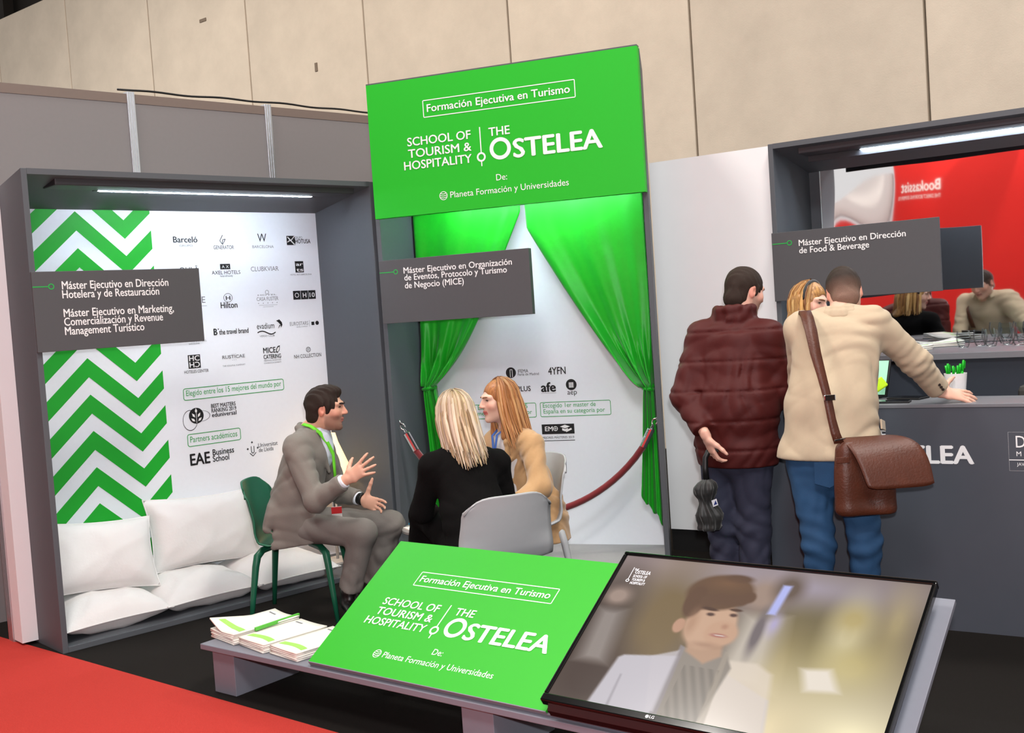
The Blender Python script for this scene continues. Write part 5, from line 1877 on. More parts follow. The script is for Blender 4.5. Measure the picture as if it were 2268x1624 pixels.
arm(b, shR2, elR2, wrR2, (0.036, 0.03, 0.028, 0.022))
LEG2 = (((-0.28, 5.22, 0.47), (-0.505, 5.57, 0.615), (-0.575, 5.70, 0.27)), ((-0.12, 5.27, 0.47), (-0.44, 5.60, 0.475), (-0.47, 5.64, 0.10)))
for hp, kn, an in LEG2:
    b.cap(hp, kn, 0.065, 0.045, 0.03)
    b.cap(kn, an, 0.042, 0.032, 0.03)
add_hand(b, wrL2, unit((0.5, 0.8, -0.1)), unit((0.6, -0.3, 0.5)), (0, 0, -1), (35, 35, 35, 35), 4)
add_hand(b, wrR2, unit((-0.7, 0.6, 0.0)), unit((0.2, 0.3, 0.9)), unit((-0.4, -0.8, 0)), (35, 35, 35, 35), 4)
sdf_obj('body', b, SKIN, p2, None, skin_colors(H2, (222, 178, 156), (190, 100, 96)))
add_eyes(p2, H2)
BLK = mat('black_wool', (13, 12, 12), 0.95, var=0.2, scale=80, bump=0.2, bscale=300, spec=0.15)
j = SDF(0.0075)
j.ecap((-0.20, 5.165, 0.45), (-0.225, 5.24, 0.64), (0.175, 0.12), (0.150, 0.115), rv, 0.05)
j.ecap((-0.225, 5.24, 0.64), (-0.275, 5.325, 0.85), (0.150, 0.115), (0.165, 0.105), rv, 0.06)
j.cap(shL2, (-0.29, 5.33, 0.935), 0.060, 0.055, 0.05)
j.cap(shR2, (-0.265, 5.355, 0.93), 0.060, 0.055, 0.05)
arm(j, shL2, elL2, wrL2 - 0.03 * unit(wrL2 - elL2), (0.060, 0.055, 0.05, 0.040), 0.03, True)
arm(j, shR2, elR2, wrR2 - 0.03 * unit(wrR2 - elR2), (0.060, 0.055, 0.05, 0.040), 0.03, True)
j.cap((-0.33, 5.30, 0.975), (-0.24, 5.34, 0.975), 0.022, 0.022, 0.02)
j.cut((0, 0, 0.43), (0, 0, -1))
sdf_obj('jacket', j, BLK, p2, wrinkle(0.0040, 80, 21))
tr = SDF(0.008)
tr.ecap((-0.21, 5.19, 0.46), (-0.23, 5.26, 0.49), (0.165, 0.10), (0.16, 0.10), rv, 0.05)
for hp, kn, an in LEG2:
    tr.cap(hp, kn, 0.088, 0.070, 0.04)
    tr.cap(kn, an, 0.066, 0.052, 0.03, flat=True)
sdf_obj('trousers', tr, BLK, p2, wrinkle(0.0040, 80, 22))
shoe(p2, (-0.58, 5.71, 0.24), (-0.8, 0.5), 'shoe', 0.24)
shoe(p2, (-0.47, 5.64, 0.09), (-0.5, 0.8), 'shoe', 0.24)
bs = SDF(0.006)
A2 = (H2.r, H2.f, H2.u)
bs.ell(H2.p(0, -0.016, 0.028), V3((0.080, 0.098, 0.092)), A2, 0.01)
bs.ecap(H2.p(0, -0.05, 0.0), H2.p(0.012, -0.080, -0.150), (0.086, 0.055), (0.098, 0.030), H2.r, 0.04)
bs.ell(H2.p(0, 0.10, -0.03), V3((0.058, 0.06, 0.10)), A2, 0.015, op=-1)
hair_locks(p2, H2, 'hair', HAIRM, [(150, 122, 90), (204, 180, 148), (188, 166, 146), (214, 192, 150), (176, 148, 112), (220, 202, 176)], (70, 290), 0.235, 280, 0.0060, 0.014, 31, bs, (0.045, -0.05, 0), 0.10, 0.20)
bg = MB().box(-0.012, 0.012, -0.002, 0.002, -0.024, 0.024)
ob = bg.build('badge', mat('badge_blue', (176, 190, 120), 0.4), p2)
ob.location = (-0.205, 0.04, 0.43)
ob.rotation_euler = (0, R(12), R(20))

# ---- woman in the camel coat, seated, face turned left
p3 = thing('person', 'seated woman in a camel coat with long strawberry-blonde hair and blue lanyard', 'person', (0.06, 6.1, 0))
H3 = Head((-0.088, 6.055, 1.128), -112, 3, 0, 0.98)
rv3 = V3((-0.55, 0.835, 0))
b = SDF(0.0055)
neck3 = V3((-0.045, 6.085, 0.975))
add_head(b, H3, neck3, 0.047, True)
shL3, shR3 = V3((0.080, 5.955, 0.880)), V3((-0.125, 6.22, 0.885))
elL3, wrL3 = V3((0.105, 5.80, 0.665)), V3((-0.03, 5.70, 0.605))
elR3, wrR3 = V3((-0.16, 6.24, 0.66)), V3((-0.27, 6.02, 0.58))
b.ecap((0.075, 6.12, 0.47), (0.03, 6.11, 0.66), (0.13, 0.09), (0.115, 0.08), rv3, 0.04)
b.ecap((0.03, 6.11, 0.66), (-0.02, 6.09, 0.88), (0.115, 0.08), (0.12, 0.075), rv3, 0.05)
b.cap(shL3, shR3, 0.04, 0.04, 0.04)
arm(b, shL3, elL3, wrL3, (0.034, 0.03, 0.026, 0.021))
arm(b, shR3, elR3, wrR3, (0.034, 0.03, 0.026, 0.021))
LEG3 = (((0.11, 6.03, 0.47), (-0.15, 5.74, 0.49), (-0.17, 5.72, 0.10)), ((0.02, 6.19, 0.47), (-0.27, 5.90, 0.49), (-0.29, 5.87, 0.10)))
for hp, kn, an in LEG3:
    b.cap(hp, kn, 0.062, 0.045, 0.03)
    b.cap(kn, an, 0.042, 0.032, 0.03)
add_hand(b, wrL3, unit((-0.8, -0.2, -0.2)), unit((0.1, 0.5, 0.7)), (0, 0, -1), (30, 30, 30, 30), 4, k=0.92)
add_hand(b, wrR3, unit((-0.5, -0.8, -0.1)), unit((0.4, -0.4, 0.7)), (0, 0, -1), (30, 30, 30, 30), 4, k=0.92)
sdf_obj('body', b, SKIN, p3, None, skin_colors(H3, (232, 190, 168), (206, 84, 84)))
add_eyes(p3, H3, (70, 66, 58), (126, 86, 56), 0.0035)
CAMEL = mat('camel_wool', (186, 146, 102), 0.9, var=0.06, scale=60, bump=0.15, bscale=300, sheen=0.3)
j = SDF(0.0065)
j.ecap((0.08, 6.12, 0.44), (0.035, 6.11, 0.66), (0.20, 0.14), (0.155, 0.115), rv3, 0.05)
j.ecap((0.035, 6.11, 0.66), (-0.015, 6.09, 0.86), (0.155, 0.115), (0.165, 0.105), rv3, 0.06)
j.cap(shL3, (-0.02, 6.06, 0.945), 0.060, 0.050, 0.05)
j.cap(shR3, (-0.06, 6.11, 0.945), 0.060, 0.050, 0.05)
arm(j, shL3, elL3, wrL3 - 0.03 * unit(wrL3 - elL3), (0.064, 0.058, 0.055, 0.050), 0.03, True)
arm(j, shR3, elR3, wrR3 - 0.03 * unit(wrR3 - elR3), (0.064, 0.058, 0.055, 0.050), 0.03, True)
f3 = V3((-0.835, -0.55, 0))
j.ell(V3((-0.03, 6.08, 0.86)) + f3 * 0.125, (0.05, 0.05, 0.17), None, 0.02, op=-1)
j.ecap((0.16, 6.02, 0.55), (0.20, 6.0, 0.33), (0.10, 0.06), (0.10, 0.05), (0.5, 0.8, 0), 0.04)
j.cap((0.01, 6.02, 0.975), V3((-0.02, 5.985, 0.90)) + f3 * 0.04, 0.020, 0.018, 0.015)
j.cap(V3((-0.02, 5.985, 0.90)) + f3 * 0.04, V3((0.0, 6.0, 0.70)) + f3 * 0.085, 0.018, 0.014, 0.015)
j.cap((0.02, 6.04, 0.985), (-0.03, 6.15, 0.985), 0.020, 0.020, 0.015)
j.cut((0, 0, 0.33), (0, 0, -1))
sdf_obj('coat', j, CAMEL, p3, wrinkle(0.0085, 66, 31))
s_ = SDF(0.006)
s_.ecap((0.02, 6.10, 0.60), V3((-0.025, 6.085, 0.88)) + f3 * 0.01, (0.135, 0.108), (0.12, 0.098), rv3, 0.03)
sdf_obj('blouse', s_, mat('white_blouse', (212, 206, 204), 0.8), p3, wrinkle(0.0030, 80, 33))
tr = SDF(0.008)
for hp, kn, an in LEG3:
    tr.cap(hp, kn, 0.08, 0.064, 0.04)
    tr.cap(kn, an, 0.06, 0.048, 0.03, flat=True)
sdf_obj('trousers', tr, mat('dark_trousers', (40, 38, 42), 0.85), p3)
shoe(p3, (-0.17, 5.72, 0.09), (-0.7, -0.6), 'shoe', 0.23)
shoe(p3, (-0.29, 5.87, 0.09), (-0.7, -0.6), 'shoe', 0.23)
bs = SDF(0.0055)
A3 = (H3.r, H3.f, H3.u)
bs.ell(H3.p(0, -0.016, 0.028), V3((0.079, 0.098, 0.091)), A3, 0.01)
bs.ecap(H3.p(0, -0.05, 0.0), H3.p(-0.01, -0.085, -0.20), (0.080, 0.050), (0.085, 0.028), H3.r, 0.04)
bs.cap(H3.p(-0.072, -0.005, 0.02), H3.p(-0.085, 0.015, -0.20), 0.020, 0.026, 0.03)
bs.cap(H3.p(0.072, -0.005, 0.02), H3.p(0.080, 0.015, -0.19), 0.020, 0.024, 0.03)
bs.ell(H3.p(0, 0.102, -0.040), V3((0.060, 0.068, 0.098)), A3, 0.012, op=-1)
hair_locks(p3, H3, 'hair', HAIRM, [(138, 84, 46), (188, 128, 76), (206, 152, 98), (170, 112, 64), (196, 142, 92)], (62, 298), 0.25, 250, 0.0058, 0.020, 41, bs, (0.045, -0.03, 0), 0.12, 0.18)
BLUEL = mat('blue_lanyard', (52, 92, 168), 0.6, var=0.25, scale=90)
ribbon(p3, 'lanyard', BLUEL, [V3((-0.035, 6.03, 0.975)) + f3 * 0.03, V3((-0.045, 6.035, 0.94)) + f3 * 0.075, V3((-0.03, 6.06, 0.84)) + f3 * 0.118, V3((-0.015, 6.075, 0.74)) + f3 * 0.122], 0.018, rv3, 0.003)
ribbon(p3, 'lanyard', BLUEL, [V3((-0.065, 6.12, 0.975)) + f3 * 0.03, V3((-0.065, 6.11, 0.93)) + f3 * 0.085, V3((-0.035, 6.085, 0.84)) + f3 * 0.118, V3((-0.017, 6.08, 0.74)) + f3 * 0.122], 0.018, rv3, 0.003)

# ---- man in the burgundy jacket, standing, from behind
p4 = thing('person', 'standing man in a burgundy quilted jacket holding an umbrella behind his back', 'person', (1.075, 5.37, 0))
H4 = Head((1.180, 5.45, 1.634), 62, 16, 0, 1.02)
rv4 = V3((0.845, -0.53, 0))
b = SDF(0.005)
add_head(b, H4, (1.120, 5.42, 1.50))
shL4, shR4 = V3((0.965, 5.46, 1.425)), V3((1.245, 5.29, 1.405))
elL4, wrL4 = V3((0.845, 5.40, 1.13)), V3((0.905, 5.22, 0.955))
elR4, wrR4 = V3((1.295, 5.33, 1.125)), V3((1.42, 5.53, 1.115))
b.ecap((1.075, 5.37, 0.92), (1.07, 5.37, 1.12), (0.14, 0.10), (0.13, 0.10), rv4, 0.04)
b.ecap((1.07, 5.37, 1.12), (1.10, 5.39, 1.40), (0.13, 0.10), (0.15, 0.09), rv4, 0.05)
b.cap(shL4, shR4, 0.05, 0.05, 0.04)
arm(b, shL4, elL4, wrL4, (0.042, 0.036, 0.03, 0.024))
arm(b, shR4, elR4, wrR4, (0.042, 0.036, 0.03, 0.024))
LEG4 = (((1.005, 5.42, 0.90), (1.005, 5.43, 0.48), (1.00, 5.41, 0.09)), ((1.145, 5.33, 0.90), (1.130, 5.33, 0.48), (1.125, 5.30, 0.09)))
for hp, kn, an in LEG4:
    b.cap(hp, kn, 0.075, 0.052, 0.03)
    b.cap(kn, an, 0.05, 0.036, 0.03)
add_hand(b, wrL4, unit((0.30, 0.10, -0.95)), unit((0.25, -0.95, 0.0)), unit((0.92, 0.25, 0.28)), (30, 36, 42, 46), 7, (0.75, 0.5, 0.4), 1.02)
add_hand(b, wrR4, unit((0.5, 0.8, 0.0)), unit((-0.5, 0.3, 0.8)), unit((-0.7, 0.5, 0)), (35, 35, 35, 35), 4)
sdf_obj('body', b, SKIN, p4, None, skin_colors(H4, (224, 176, 156), (190, 120, 112), (150, 118, 104)))
add_eyes(p4, H4, (70, 56, 44), (48, 34, 28), 0.005)
short_hair(p4, H4, (48, 36, 29), 0.06, -0.082, 1.0, 0.003, 0.0)
BURG = mat('burgundy_nylon', (72, 22, 20), 0.62, var=0.08, scale=20, bump=0.1, bscale=120, spec=0.3)
j = SDF(0.0065)
j.ecap((1.080, 5.365, 0.86), (1.070, 5.365, 1.08), (0.205, 0.165), (0.215, 0.165), rv4, 0.06)
j.ecap((1.070, 5.365, 1.08), (1.095, 5.385, 1.36), (0.215, 0.165), (0.185, 0.130), rv4, 0.07)
j.ecap((1.085, 5.362, 0.79), (1.082, 5.365, 0.88), (0.190, 0.150), (0.195, 0.155), rv4, 0.03)
j.cap(shL4, (1.07, 5.40, 1.475), 0.075, 0.060, 0.05)
j.cap(shR4, (1.15, 5.40, 1.475), 0.075, 0.060, 0.05)
arm(j, shL4, elL4, wrL4 - 0.035 * unit(wrL4 - elL4), (0.082, 0.072, 0.06, 0.050), 0.03, True)
arm(j, shR4, elR4, wrR4 - 0.035 * unit(wrR4 - elR4), (0.082, 0.072, 0.06, 0.050), 0.03, True)
f4 = V3((0.53, 0.845, 0))
ring4 = [V3((1.118, 5.418, 1.545)) + 0.088 * (math.cos(q) * rv4 + math.sin(q) * f4) + V3((0, 0, -0.035 * max(0, math.sin(q)))) for q in np.linspace(0.65 * math.pi, 2.35 * math.pi, 11)]
for q0, q1 in zip(ring4[:-1], ring4[1:]):
    j.cap(q0, q1, 0.022, 0.022, 0.02)
    j.cap(q0 - V3((0, 0, 0.035)), q1 - V3((0, 0, 0.035)), 0.024, 0.024, 0.02)
j.cut((0, 0, 0.785), (0, 0, -1))
sdf_obj('quilted_jacket', j, BURG, p4, quilt(1.158, 0.143, 0.0065, wrinkle(0.0065, 70, 41)))
NAVY = mat('navy_trousers', (44, 46, 64), 0.85, var=0.08, scale=40, bump=0.1)
tr = SDF(0.0075)
tr.ecap((1.075, 5.37, 0.93), (1.075, 5.37, 0.83), (0.165, 0.125), (0.170, 0.130), rv4, 0.05)
for hp, kn, an in LEG4:
    tr.cap((hp[0], hp[1], 0.85), kn, 0.100, 0.080, 0.04)
    tr.cap(kn, an, 0.078, 0.068, 0.03, flat=True)
sdf_obj('trousers', tr, NAVY, p4, wrinkle(0.0085, 72, 42))
shoe(p4, (1.00, 5.41, 0.09), (0.5, 0.85), 'shoe', 0.28)
shoe(p4, (1.125, 5.30, 0.09), (0.6, 0.8), 'shoe', 0.28)

um = thing('folded_umbrella', 'folded black umbrella with crook handle in the hand of the burgundy jacket man', 'umbrella', (0.895, 5.225, 0.50))
UMB = mat('umbrella_nylon', (26, 27, 26), 0.5, var=0.2, scale=60, sheen=0.3)
hk = [(0.085, 0.03, 0.315), (0.088, 0.03, 0.345), (0.075, 0.03, 0.372), (0.05, 0.03, 0.382), (0.022, 0.025, 0.374), (0.004, 0.015, 0.345), (0.0, 0.008, 0.30), (0.0, 0.0, 0.245)]
MB().tube(hk, [0.012, 0.0135, 0.0135, 0.0135, 0.0135, 0.0135, 0.014, 0.0155], 10).build('handle', PLASTM, um, smooth=True)
MB().tube([(0, 0, 0.245), (0, 0, 0.02)], 0.005, 8).build('shaft', CHROME, um, smooth=True)


def canopy(u, v):
    a = 2 * math.pi * u
    prof = [(0.0, 0.050), (0.04, 0.055), (0.12, 0.052), (0.20, 0.058), (0.30, 0.060), (0.42, 0.048), (0.52, 0.034), (0.60, 0.034), (0.72, 0.050), (0.84, 0.054), (0.94, 0.040), (1.0, 0.018)]
    for i in range(len(prof) - 1):
        if prof[i][0] <= v <= prof[i + 1][0]:
            t = (v - prof[i][0]) / (prof[i + 1][0] - prof[i][0])
            r = prof[i][1] * (1 - t) + prof[i + 1][1] * t
    r *= 1 + 0.16 * math.sin(8 * a + 6 * v) + 0.06 * math.sin(3 * a - 9 * v)
    return (r * math.cos(a) + 0.008 * math.sin(7 * v), r * 0.8 * math.sin(a), 0.0 + 0.245 * v)


MB().grid(canopy, 40, 30).poly([(0.045 * math.cos(-R(30 * k)), 0.036 * math.sin(-R(30 * k)), 0.004) for k in range(12)]).build('canopy', UMB, um, smooth=True)
lbm = MB().box(-0.014, 0.014, -0.0505, -0.049, -0.016, 0.016)
ob = lbm.build('brand_tag', mat('tag_white', (214, 214, 220), 0.6), um)
ob.location = (0.012, 0.008, 0.135)
ob.rotation_euler = (0, R(-14), R(18))
MB().prism([(-0.009, -0.0512, -0.009), (0.010, -0.0512, -0.009), (0.006, -0.0512, 0.011)], (0, 0.0006, 0)).build('tag_mark', mat('tag_navy', (30, 44, 110), 0.6), ob)

# ---- man in the beige blazer, leaning on the counter, from behind
p5 = thing('person', 'man in a beige blazer and jeans leaning on the reception counter, from behind', 'person', (1.40, 4.86, 0))
H5 = Head((1.565, 5.10, 1.597), 14, 22, 4, 1.0)
rv5 = V3((0.919, -0.393, 0))
f5 = V3((0.393, 0.919, 0))
b = SDF(0.006)
add_head(b, H5, (1.525, 5.03, 1.50))
shL5, shR5 = V3((1.345, 5.06, 1.445)), V3((1.640, 4.935, 1.450))
elR5, wrR5 = V3((1.835, 4.965, 1.258)), V3((1.966, 5.035, 1.104))
elL5, wrL5 = V3((1.375, 5.20, 1.19)), V3((1.53, 5.28, 1.12))
b.ecap((1.40, 4.86, 0.90), (1.41, 4.885, 1.10), (0.14, 0.10), (0.13, 0.095), rv5, 0.04)
b.ecap((1.41, 4.885, 1.10), (1.485, 4.975, 1.40), (0.13, 0.095), (0.15, 0.09), rv5, 0.05)
b.cap(shL5, shR5, 0.05, 0.05, 0.04)
arm(b, shL5, elL5, wrL5, (0.042, 0.036, 0.03, 0.024))
arm(b, shR5, elR5, wrR5, (0.042, 0.036, 0.03, 0.025))
LEG5 = (((1.305, 4.90, 0.88), (1.315, 4.84, 0.48), (1.310, 4.88, 0.09)), ((1.490, 4.84, 0.88), (1.505, 4.79, 0.48), (1.505, 4.84, 0.09)))
for hp, kn, an in LEG5:
    b.cap(hp, kn, 0.075, 0.052, 0.03)
    b.cap(kn, an, 0.05, 0.036, 0.03)
add_hand(b, wrR5 + V3((0.0, 0.0, 0.004)), unit((0.93, -0.10, -0.22)), unit((0.02, 0.80, 0.58)), unit((-0.2, 0.6, -0.77)), (11, 12, 12, 10), 9, (0.55, 0.85, -0.1), 1.06)
add_hand(b, wrL5, unit((0.95, 0.25, -0.05)), unit((-0.6, 0.6, 0.4)), (0, 0, -1), (30, 30, 30, 30), 4)
sdf_obj('body', b, SKIN, p5, None, skin_colors(H5, (222, 174, 152), (190, 120, 112)))
add_eyes(p5, H5)
short_hair(p5, H5, (52, 42, 36), 0.05, -0.088, 0.985, 0.0018, 0.0, (128, 100, 86))
BEIGE = mat('beige_blazer_cloth', (186, 168, 142), 0.85, var=0.04, scale=50, bump=0.1, bscale=400, sheen=0.1)
j = SDF(0.0065)
j.ecap((1.395, 4.855, 0.87), (1.412, 4.885, 1.10), (0.238, 0.155), (0.178, 0.135), rv5, 0.06)
j.ecap((1.412, 4.885, 1.10), (1.480, 4.970, 1.37), (0.178, 0.135), (0.200, 0.125), rv5, 0.07)
j.cap(shL5, (1.48, 5.03, 1.485), 0.068, 0.055, 0.05)
j.cap(shR5, (1.545, 5.00, 1.490), 0.068, 0.055, 0.05)
arm(j, shL5, elL5, wrL5 - 0.03 * unit(wrL5 - elL5), (0.072, 0.062, 0.05, 0.048), 0.03, True)
arm(j, shR5, elR5, wrR5 - 0.022 * unit(wrR5 - elR5), (0.074, 0.064, 0.058, 0.052), 0.03, True)
cr = [V3((1.522, 5.022, 1.525)) + 0.070 * (math.cos(q) * rv5 + math.sin(q) * f5) + V3((0, 0, -0.02 * max(0, math.sin(q)))) for q in np.linspace(0.75 * math.pi, 2.25 * math.pi, 10)]
for q0, q1 in zip(cr[:-1], cr[1:]):
    j.cap(q0 - V3((0, 0, 0.03)), q1 - V3((0, 0, 0.03)), 0.018, 0.018, 0.02)
j.cap(V3((1.375, 4.70, 0.96)), V3((1.365, 4.68, 0.84)), 0.004, 0.004, 0.006, op=-1)
j.cut((0, 0, 0.868), (0, 0, -1))
def blazer_cloth(w):
    def fn(X, Y, Z):
        d = (X - 1.44 - 0.22 * (Z - 1.15)) * rv5[0] + (Y - 4.92 - 0.32 * (Z - 1.15)) * rv5[1]
        back = (X - 1.44) * f5[0] + (Y - 4.92) * f5[1] < 0
        el = np.exp(-(((X - 1.83) ** 2 + (Y - 4.96) ** 2 + (Z - 1.26) ** 2) / 0.012))
        return w(X, Y, Z) + 0.004 * np.exp(-(d / 0.006) ** 2) * back + 0.004 * el * np.sin(120 * (Z - 0.9 * X))
    return fn


sdf_obj('blazer', j, BEIGE, p5, blazer_cloth(wrinkle(0.0050, 60, 51, [(0.5, 0, 0.9), (-0.4, 0, 1), (0.9, 0.2, 0.4)])))
co = SDF(0.005)
for q0, q1 in zip(cr[:-1], cr[1:]):
    o_ = unit(V3(((q0 + q1) / 2 - V3((1.522, 5.022, 0)))[:2].tolist() + [0]))
    co.cap(q0 + V3((0, 0, 0.004)), q1 + V3((0, 0, 0.004)), 0.009, 0.009, 0.008)
    co.cap(q0 + V3((0, 0, -0.016)) + 0.012 * o_, q1 + V3((0, 0, -0.016)) + 0.012 * o_, 0.012, 0.012, 0.015)
    co.cap(q0 + V3((0, 0, -0.034)) + 0.022 * o_, q1 + V3((0, 0, -0.034)) + 0.022 * o_, 0.010, 0.010, 0.015)
sdf_obj('collar', co, BEIGE, p5, it=3)
bt_ = MB()
e_ = unit(wrR5 - elR5)
sd = unit(np.cross(e_, (0, 1, 0)))
for k in range(3):
    c = wrR5 - e_ * (0.045 + 0.016 * k) + V3((0.012, -0.052, -0.012)) - V3(p5.location)
    bt_ = MB().tube([Vector(c), Vector(c + V3((0.001, -0.005, 0)))], 0.0065, 10)
    bt_.build('sleeve_button', mat('dark_button', (40, 28, 24), 0.4), p5)
pk = MB().box(-0.045, 0.045, -0.004, 0.004, -0.022, 0.022).build('pocket_flap', BEIGE, p5, bevel=0.003)
pk.location = (0.205, -0.085, 1.005)
pk.rotation_euler = (R(-4), R(12), R(62))
JEAN = mat('blue_denim', (34, 70, 106), 0.85, var=0.30, scale=9, bump=0.2, bscale=400)
tr = SDF(0.0075)
tr.ecap((1.40, 4.865, 0.93), (1.40, 4.865, 0.83), (0.170, 0.120), (0.175, 0.125), rv5, 0.05)
for hp, kn, an in LEG5:
    tr.cap((hp[0], hp[1], 0.84), kn, 0.096, 0.070, 0.04)
    tr.cap(kn, an, 0.068, 0.052, 0.03, flat=True)


def jean_folds(X, Y, Z):
    w = wrinkle(0.0040, 80, 52)(X, Y, Z)
    return w + 0.004 * np.sin(85 * Z + 4 * np.sin(14 * X)) * np.exp(-((Z - 0.50) / 0.14) ** 2)


sdf_obj('jeans', tr, JEAN, p5, jean_folds)
pp = MB().poly([(-0.06, 0, 0.05), (0.06, 0, 0.065), (0.062, 0, -0.03), (0.0, 0, -0.065), (-0.062, 0, -0.045)]).build('back_pocket', JEAN, p5, solid=0.006)
pp.location = (-0.055, -0.128, 0.815)
pp.rotation_euler = (R(6), 0, R(-16))
shoe(p5, (1.310, 4.88, 0.09), (0.2, 0.95), 'shoe', 0.28)
shoe(p5, (1.505, 4.84, 0.09), (0.4, 0.9), 'shoe', 0.28)

# shoulder bag of the man in the blazer
LEATHER = mat('brown_leather', (80, 39, 23), 0.46, var=0.30, scale=14, bump=0.35, bscale=110)
bag = thing('messenger_bag', 'brown leather messenger bag with lifted flap on the beige blazer man', 'bag', (1.476, 4.655, 0.64))
bb = SDF(0.006)
bb.ecap((-0.075, 0, 0.03), (-0.075, 0.0, 0.285), (0.060, 0.045), (0.045, 0.035), (1, 0, 0), 0.02)
bb.ecap((0.075, 0, 0.025), (0.065, 0.0, 0.285), (0.055, 0.045), (0.045, 0.035), (1, 0, 0), 0.02)
bb.ecap((-0.075, 0, 0.03), (0.075, 0, 0.025), (0.040, 0.045), (0.040, 0.045), (0, 0, 1), 0.02)
bb.ecap((-0.07, 0, 0.28), (0.06, 0, 0.28), (0.04, 0.035), (0.04, 0.035), (0, 0, 1), 0.02)
bb.ecap((-0.08, 0, 0.15), (0.08, 0, 0.15), (0.13, 0.045), (0.13, 0.045), (0, 0, 1), 0.02)
bb.cut((0, 0, 0.0), (0, 0, -1)).cut((0, 0, 0.322), (0, 0, 1))
V_, Q_ = bb.mesh()
link_mesh('bag_body', np_mesh('bag_body', relax(V_, Q_, 3), Q_), LEATHER, bag)


def flap(u, v):
    # from the top edge, bulging out to the right and forward
    a = Vector((-0.095 + 0.215 * u, 0.03, 0.330))
    bq = Vector((-0.03 + 0.275 * u, -0.135, 0.128 + 0.0 * u))
    p = a.lerp(bq, v)
    p.z += 0.065 * math.sin(math.pi * min(1, v * 1.0)) * (0.6 + 0.4 * u) * (1 - 0.25 * v)
    p.y -= 0.03 * math.sin(math.pi * v)
    p.x += 0.035 * math.sin(math.pi * v) * u
    cr_ = max(0, v - 0.9) / 0.1
    p.z += 0.012 * cr_ * (abs(2 * u - 1) ** 6)
    return p


MB().grid(flap, 16, 18).build('flap', LEATHER, bag, smooth=True, solid=0.006)
strap = [(-0.105, -0.012, 0.315), (-0.118, -0.008, 0.36), (-0.128, 0.0, 0.42), (-0.138, 0.010, 0.51), (-0.150, 0.035, 0.60), (-0.158, 0.085, 0.70), (-0.155, 0.150, 0.80), (-0.150, 0.215, 0.855), (-0.140, 0.29, 0.884), (-0.120, 0.38, 0.868), (-0.06, 0.475, 0.75), (0.02, 0.50, 0.60)]
ws = [0.044, 0.040, 0.036, 0.036, 0.040, 0.048, 0.054, 0.056, 0.056, 0.056, 0.056, 0.056]
ribbon(bag, 'strap', LEATHER, [V3(p) + V3(bag.location) for p in strap], ws, [(1, 0.1, 0.0)] * 12, 0.004)
MB().box(-0.158, -0.108, -0.008, 0.004, 0.50, 0.525).build('buckle', CHROME, bag, bevel=0.004)
MB().box(-0.135, -0.075, -0.050, -0.046, 0.235, 0.26).build('strap_loop', LEATHER, bag, bevel=0.003)
MB().tube([(-0.128, -0.022, 0.33), (-0.082, -0.022, 0.335)], 0.004, 8).build('ring_bar', CHROME, bag)

# ---- hostess behind the counter
p6 = thing('person', 'blonde hostess with a black headband behind the reception counter', 'person', (1.59, 5.98, 0))
H6 = Head((1.632, 5.93, 1.548), 138, 10, 6, 0.97)
rv6 = V3((-0.93, 0.36, 0))
b = SDF(0.006)
add_head(b, H6, (1.60, 5.965, 1.41), 0.047, True)
shR6, shL6 = V3((1.455, 6.02, 1.335)), V3((1.755, 5.91, 1.335))
elR6, wrR6 = V3((1.445, 5.79, 1.13)), V3((1.665, 5.50, 1.105))
elL6, wrL6 = V3((1.83, 5.85, 1.12)), V3((1.80, 5.66, 1.10))
b.ecap((1.59, 5.98, 0.92), (1.59, 5.98, 1.10), (0.13, 0.09), (0.115, 0.085), rv6, 0.04)
b.ecap((1.59, 5.98, 1.10), (1.60, 5.97, 1.32), (0.115, 0.085), (0.125, 0.08), rv6, 0.05)
b.cap(shL6, shR6, 0.042, 0.042, 0.04)
arm(b, shR6, elR6, wrR6, (0.036, 0.032, 0.028, 0.022))
arm(b, shL6, elL6, wrL6, (0.036, 0.032, 0.028, 0.022))
LEG6 = (((1.52, 6.0, 0.90), (1.515, 5.99, 0.48), (1.52, 6.01, 0.10)), ((1.66, 5.95, 0.90), (1.655, 5.94, 0.48), (1.66, 5.96, 0.10)))
for hp, kn, an in LEG6:
    b.cap(hp, kn, 0.07, 0.05, 0.03)
    b.cap(kn, an, 0.048, 0.034, 0.03)
add_hand(b, wrR6, unit((0.86, -0.50, 0.02)), unit((0.35, 0.75, 0.5)), unit((0.3, 0.5, -0.8)), (34, 36, 38, 40), 4, (0.8, 0.3, 0.5), 0.95)
add_hand(b, wrL6, unit((-0.3, -0.9, -0.1)), unit((-0.8, 0.2, 0.3)), (0, 0, -1), (30, 30, 30, 30), 4, k=0.95)
sdf_obj('body', b, SKIN, p6, None, skin_colors(H6, (230, 184, 162), (200, 96, 92)))
add_eyes(p6, H6, (80, 66, 50), (110, 76, 50), 0.004)
j = SDF(0.007)
j.ecap((1.59, 5.98, 0.86), (1.59, 5.98, 1.09), (0.170, 0.125), (0.145, 0.115), rv6, 0.05)
j.ecap((1.59, 5.98, 1.09), (1.60, 5.97, 1.30), (0.145, 0.115), (0.16, 0.105), rv6, 0.06)
j.cap(shL6, (1.64, 5.95, 1.385), 0.058, 0.050, 0.05)
j.cap(shR6, (1.56, 5.98, 1.385), 0.058, 0.050, 0.05)
arm(j, shR6, elR6, wrR6 - 0.03 * unit(wrR6 - elR6), (0.060, 0.055, 0.05, 0.042), 0.03, True)
arm(j, shL6, elL6, wrL6 - 0.03 * unit(wrL6 - elL6), (0.060, 0.055, 0.05, 0.042), 0.03, True)
j.cut((0, 0, 0.84), (0, 0, -1))
sdf_obj('jacket', j, BLK, p6, wrinkle(0.0035, 80, 61))
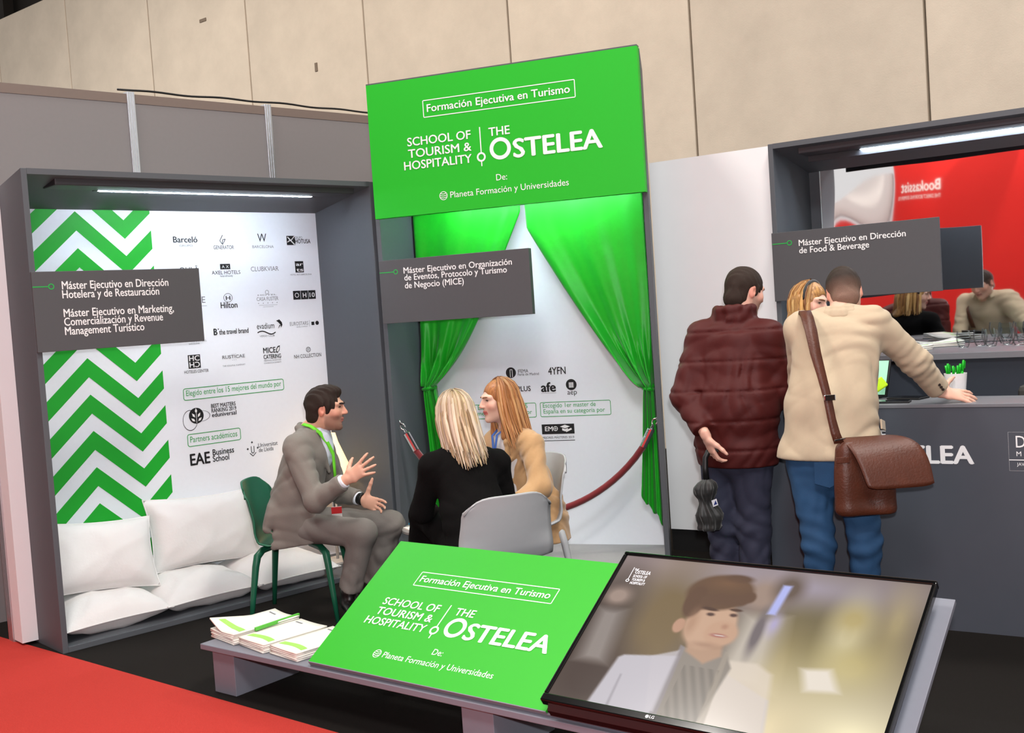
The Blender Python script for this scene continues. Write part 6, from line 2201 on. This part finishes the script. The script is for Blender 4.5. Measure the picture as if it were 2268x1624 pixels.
sk = SDF(0.008)
sk.ecap((1.59, 5.98, 0.92), (1.585, 5.98, 0.52), (0.165, 0.125), (0.150, 0.115), rv6, 0.03, flat=True)
sdf_obj('skirt', sk, BLK, p6)
tg = SDF(0.007)
for hp, kn, an in LEG6:
    tg.cap((hp[0], hp[1], 0.6), kn, 0.066, 0.056, 0.03)
    tg.cap(kn, an, 0.054, 0.040, 0.03)
sdf_obj('tights', tg, mat('brown_tights', (70, 46, 38), 0.6), p6)
shoe(p6, (1.52, 6.01, 0.09), (0.5, -0.8), 'shoe', 0.23)
shoe(p6, (1.66, 5.96, 0.09), (0.5, -0.8), 'shoe', 0.23)
bs = SDF(0.0055)
A6 = (H6.r, H6.f, H6.u)
bs.ell(H6.p(0, -0.016, 0.030), V3((0.080, 0.098, 0.092)), A6, 0.01)
bs.ecap(H6.p(0, -0.05, 0.0), H6.p(0.0, -0.075, -0.15), (0.082, 0.050), (0.085, 0.030), H6.r, 0.04)
bs.cap(H6.p(0.076, -0.015, 0.02), H6.p(0.082, -0.015, -0.15), 0.018, 0.022, 0.03)
bs.ell(H6.p(0, 0.104, -0.040), V3((0.062, 0.066, 0.100)), A6, 0.012, op=-1)
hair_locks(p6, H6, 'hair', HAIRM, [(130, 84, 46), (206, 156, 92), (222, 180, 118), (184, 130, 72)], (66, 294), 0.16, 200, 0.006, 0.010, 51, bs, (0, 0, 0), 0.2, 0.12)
hb = MB().tube([Vector(H6.p(0.088 * math.sin(a), 0.012 - 0.01 * math.cos(a), 0.028 + 0.096 * math.cos(a)) - V3(p6.location)) for a in np.linspace(-1.7, 1.7, 21)], 0.011, 8)
hb.build('headband', mat('black_velvet_band', (14, 12, 13), 0.5, var=0.4, scale=200, sheen=0.4), p6, smooth=True)
ph_ = thing('lime_phone', 'lime green phone in the hand of the hostess above the counter', 'phone', (1.790, 5.415, 1.115), 10)
o_ = MB().box(-0.062, 0.062, -0.006, 0.006, -0.028, 0.028).build('case', mat('lime_case', (186, 226, 30), 0.4), ph_, bevel=0.008)
o_.rotation_euler = (R(-25), R(-28), 0)
o2 = MB().box(-0.055, 0.055, 0.0062, 0.0072, -0.024, 0.024).build('screen_glass', PLASTB, o_)
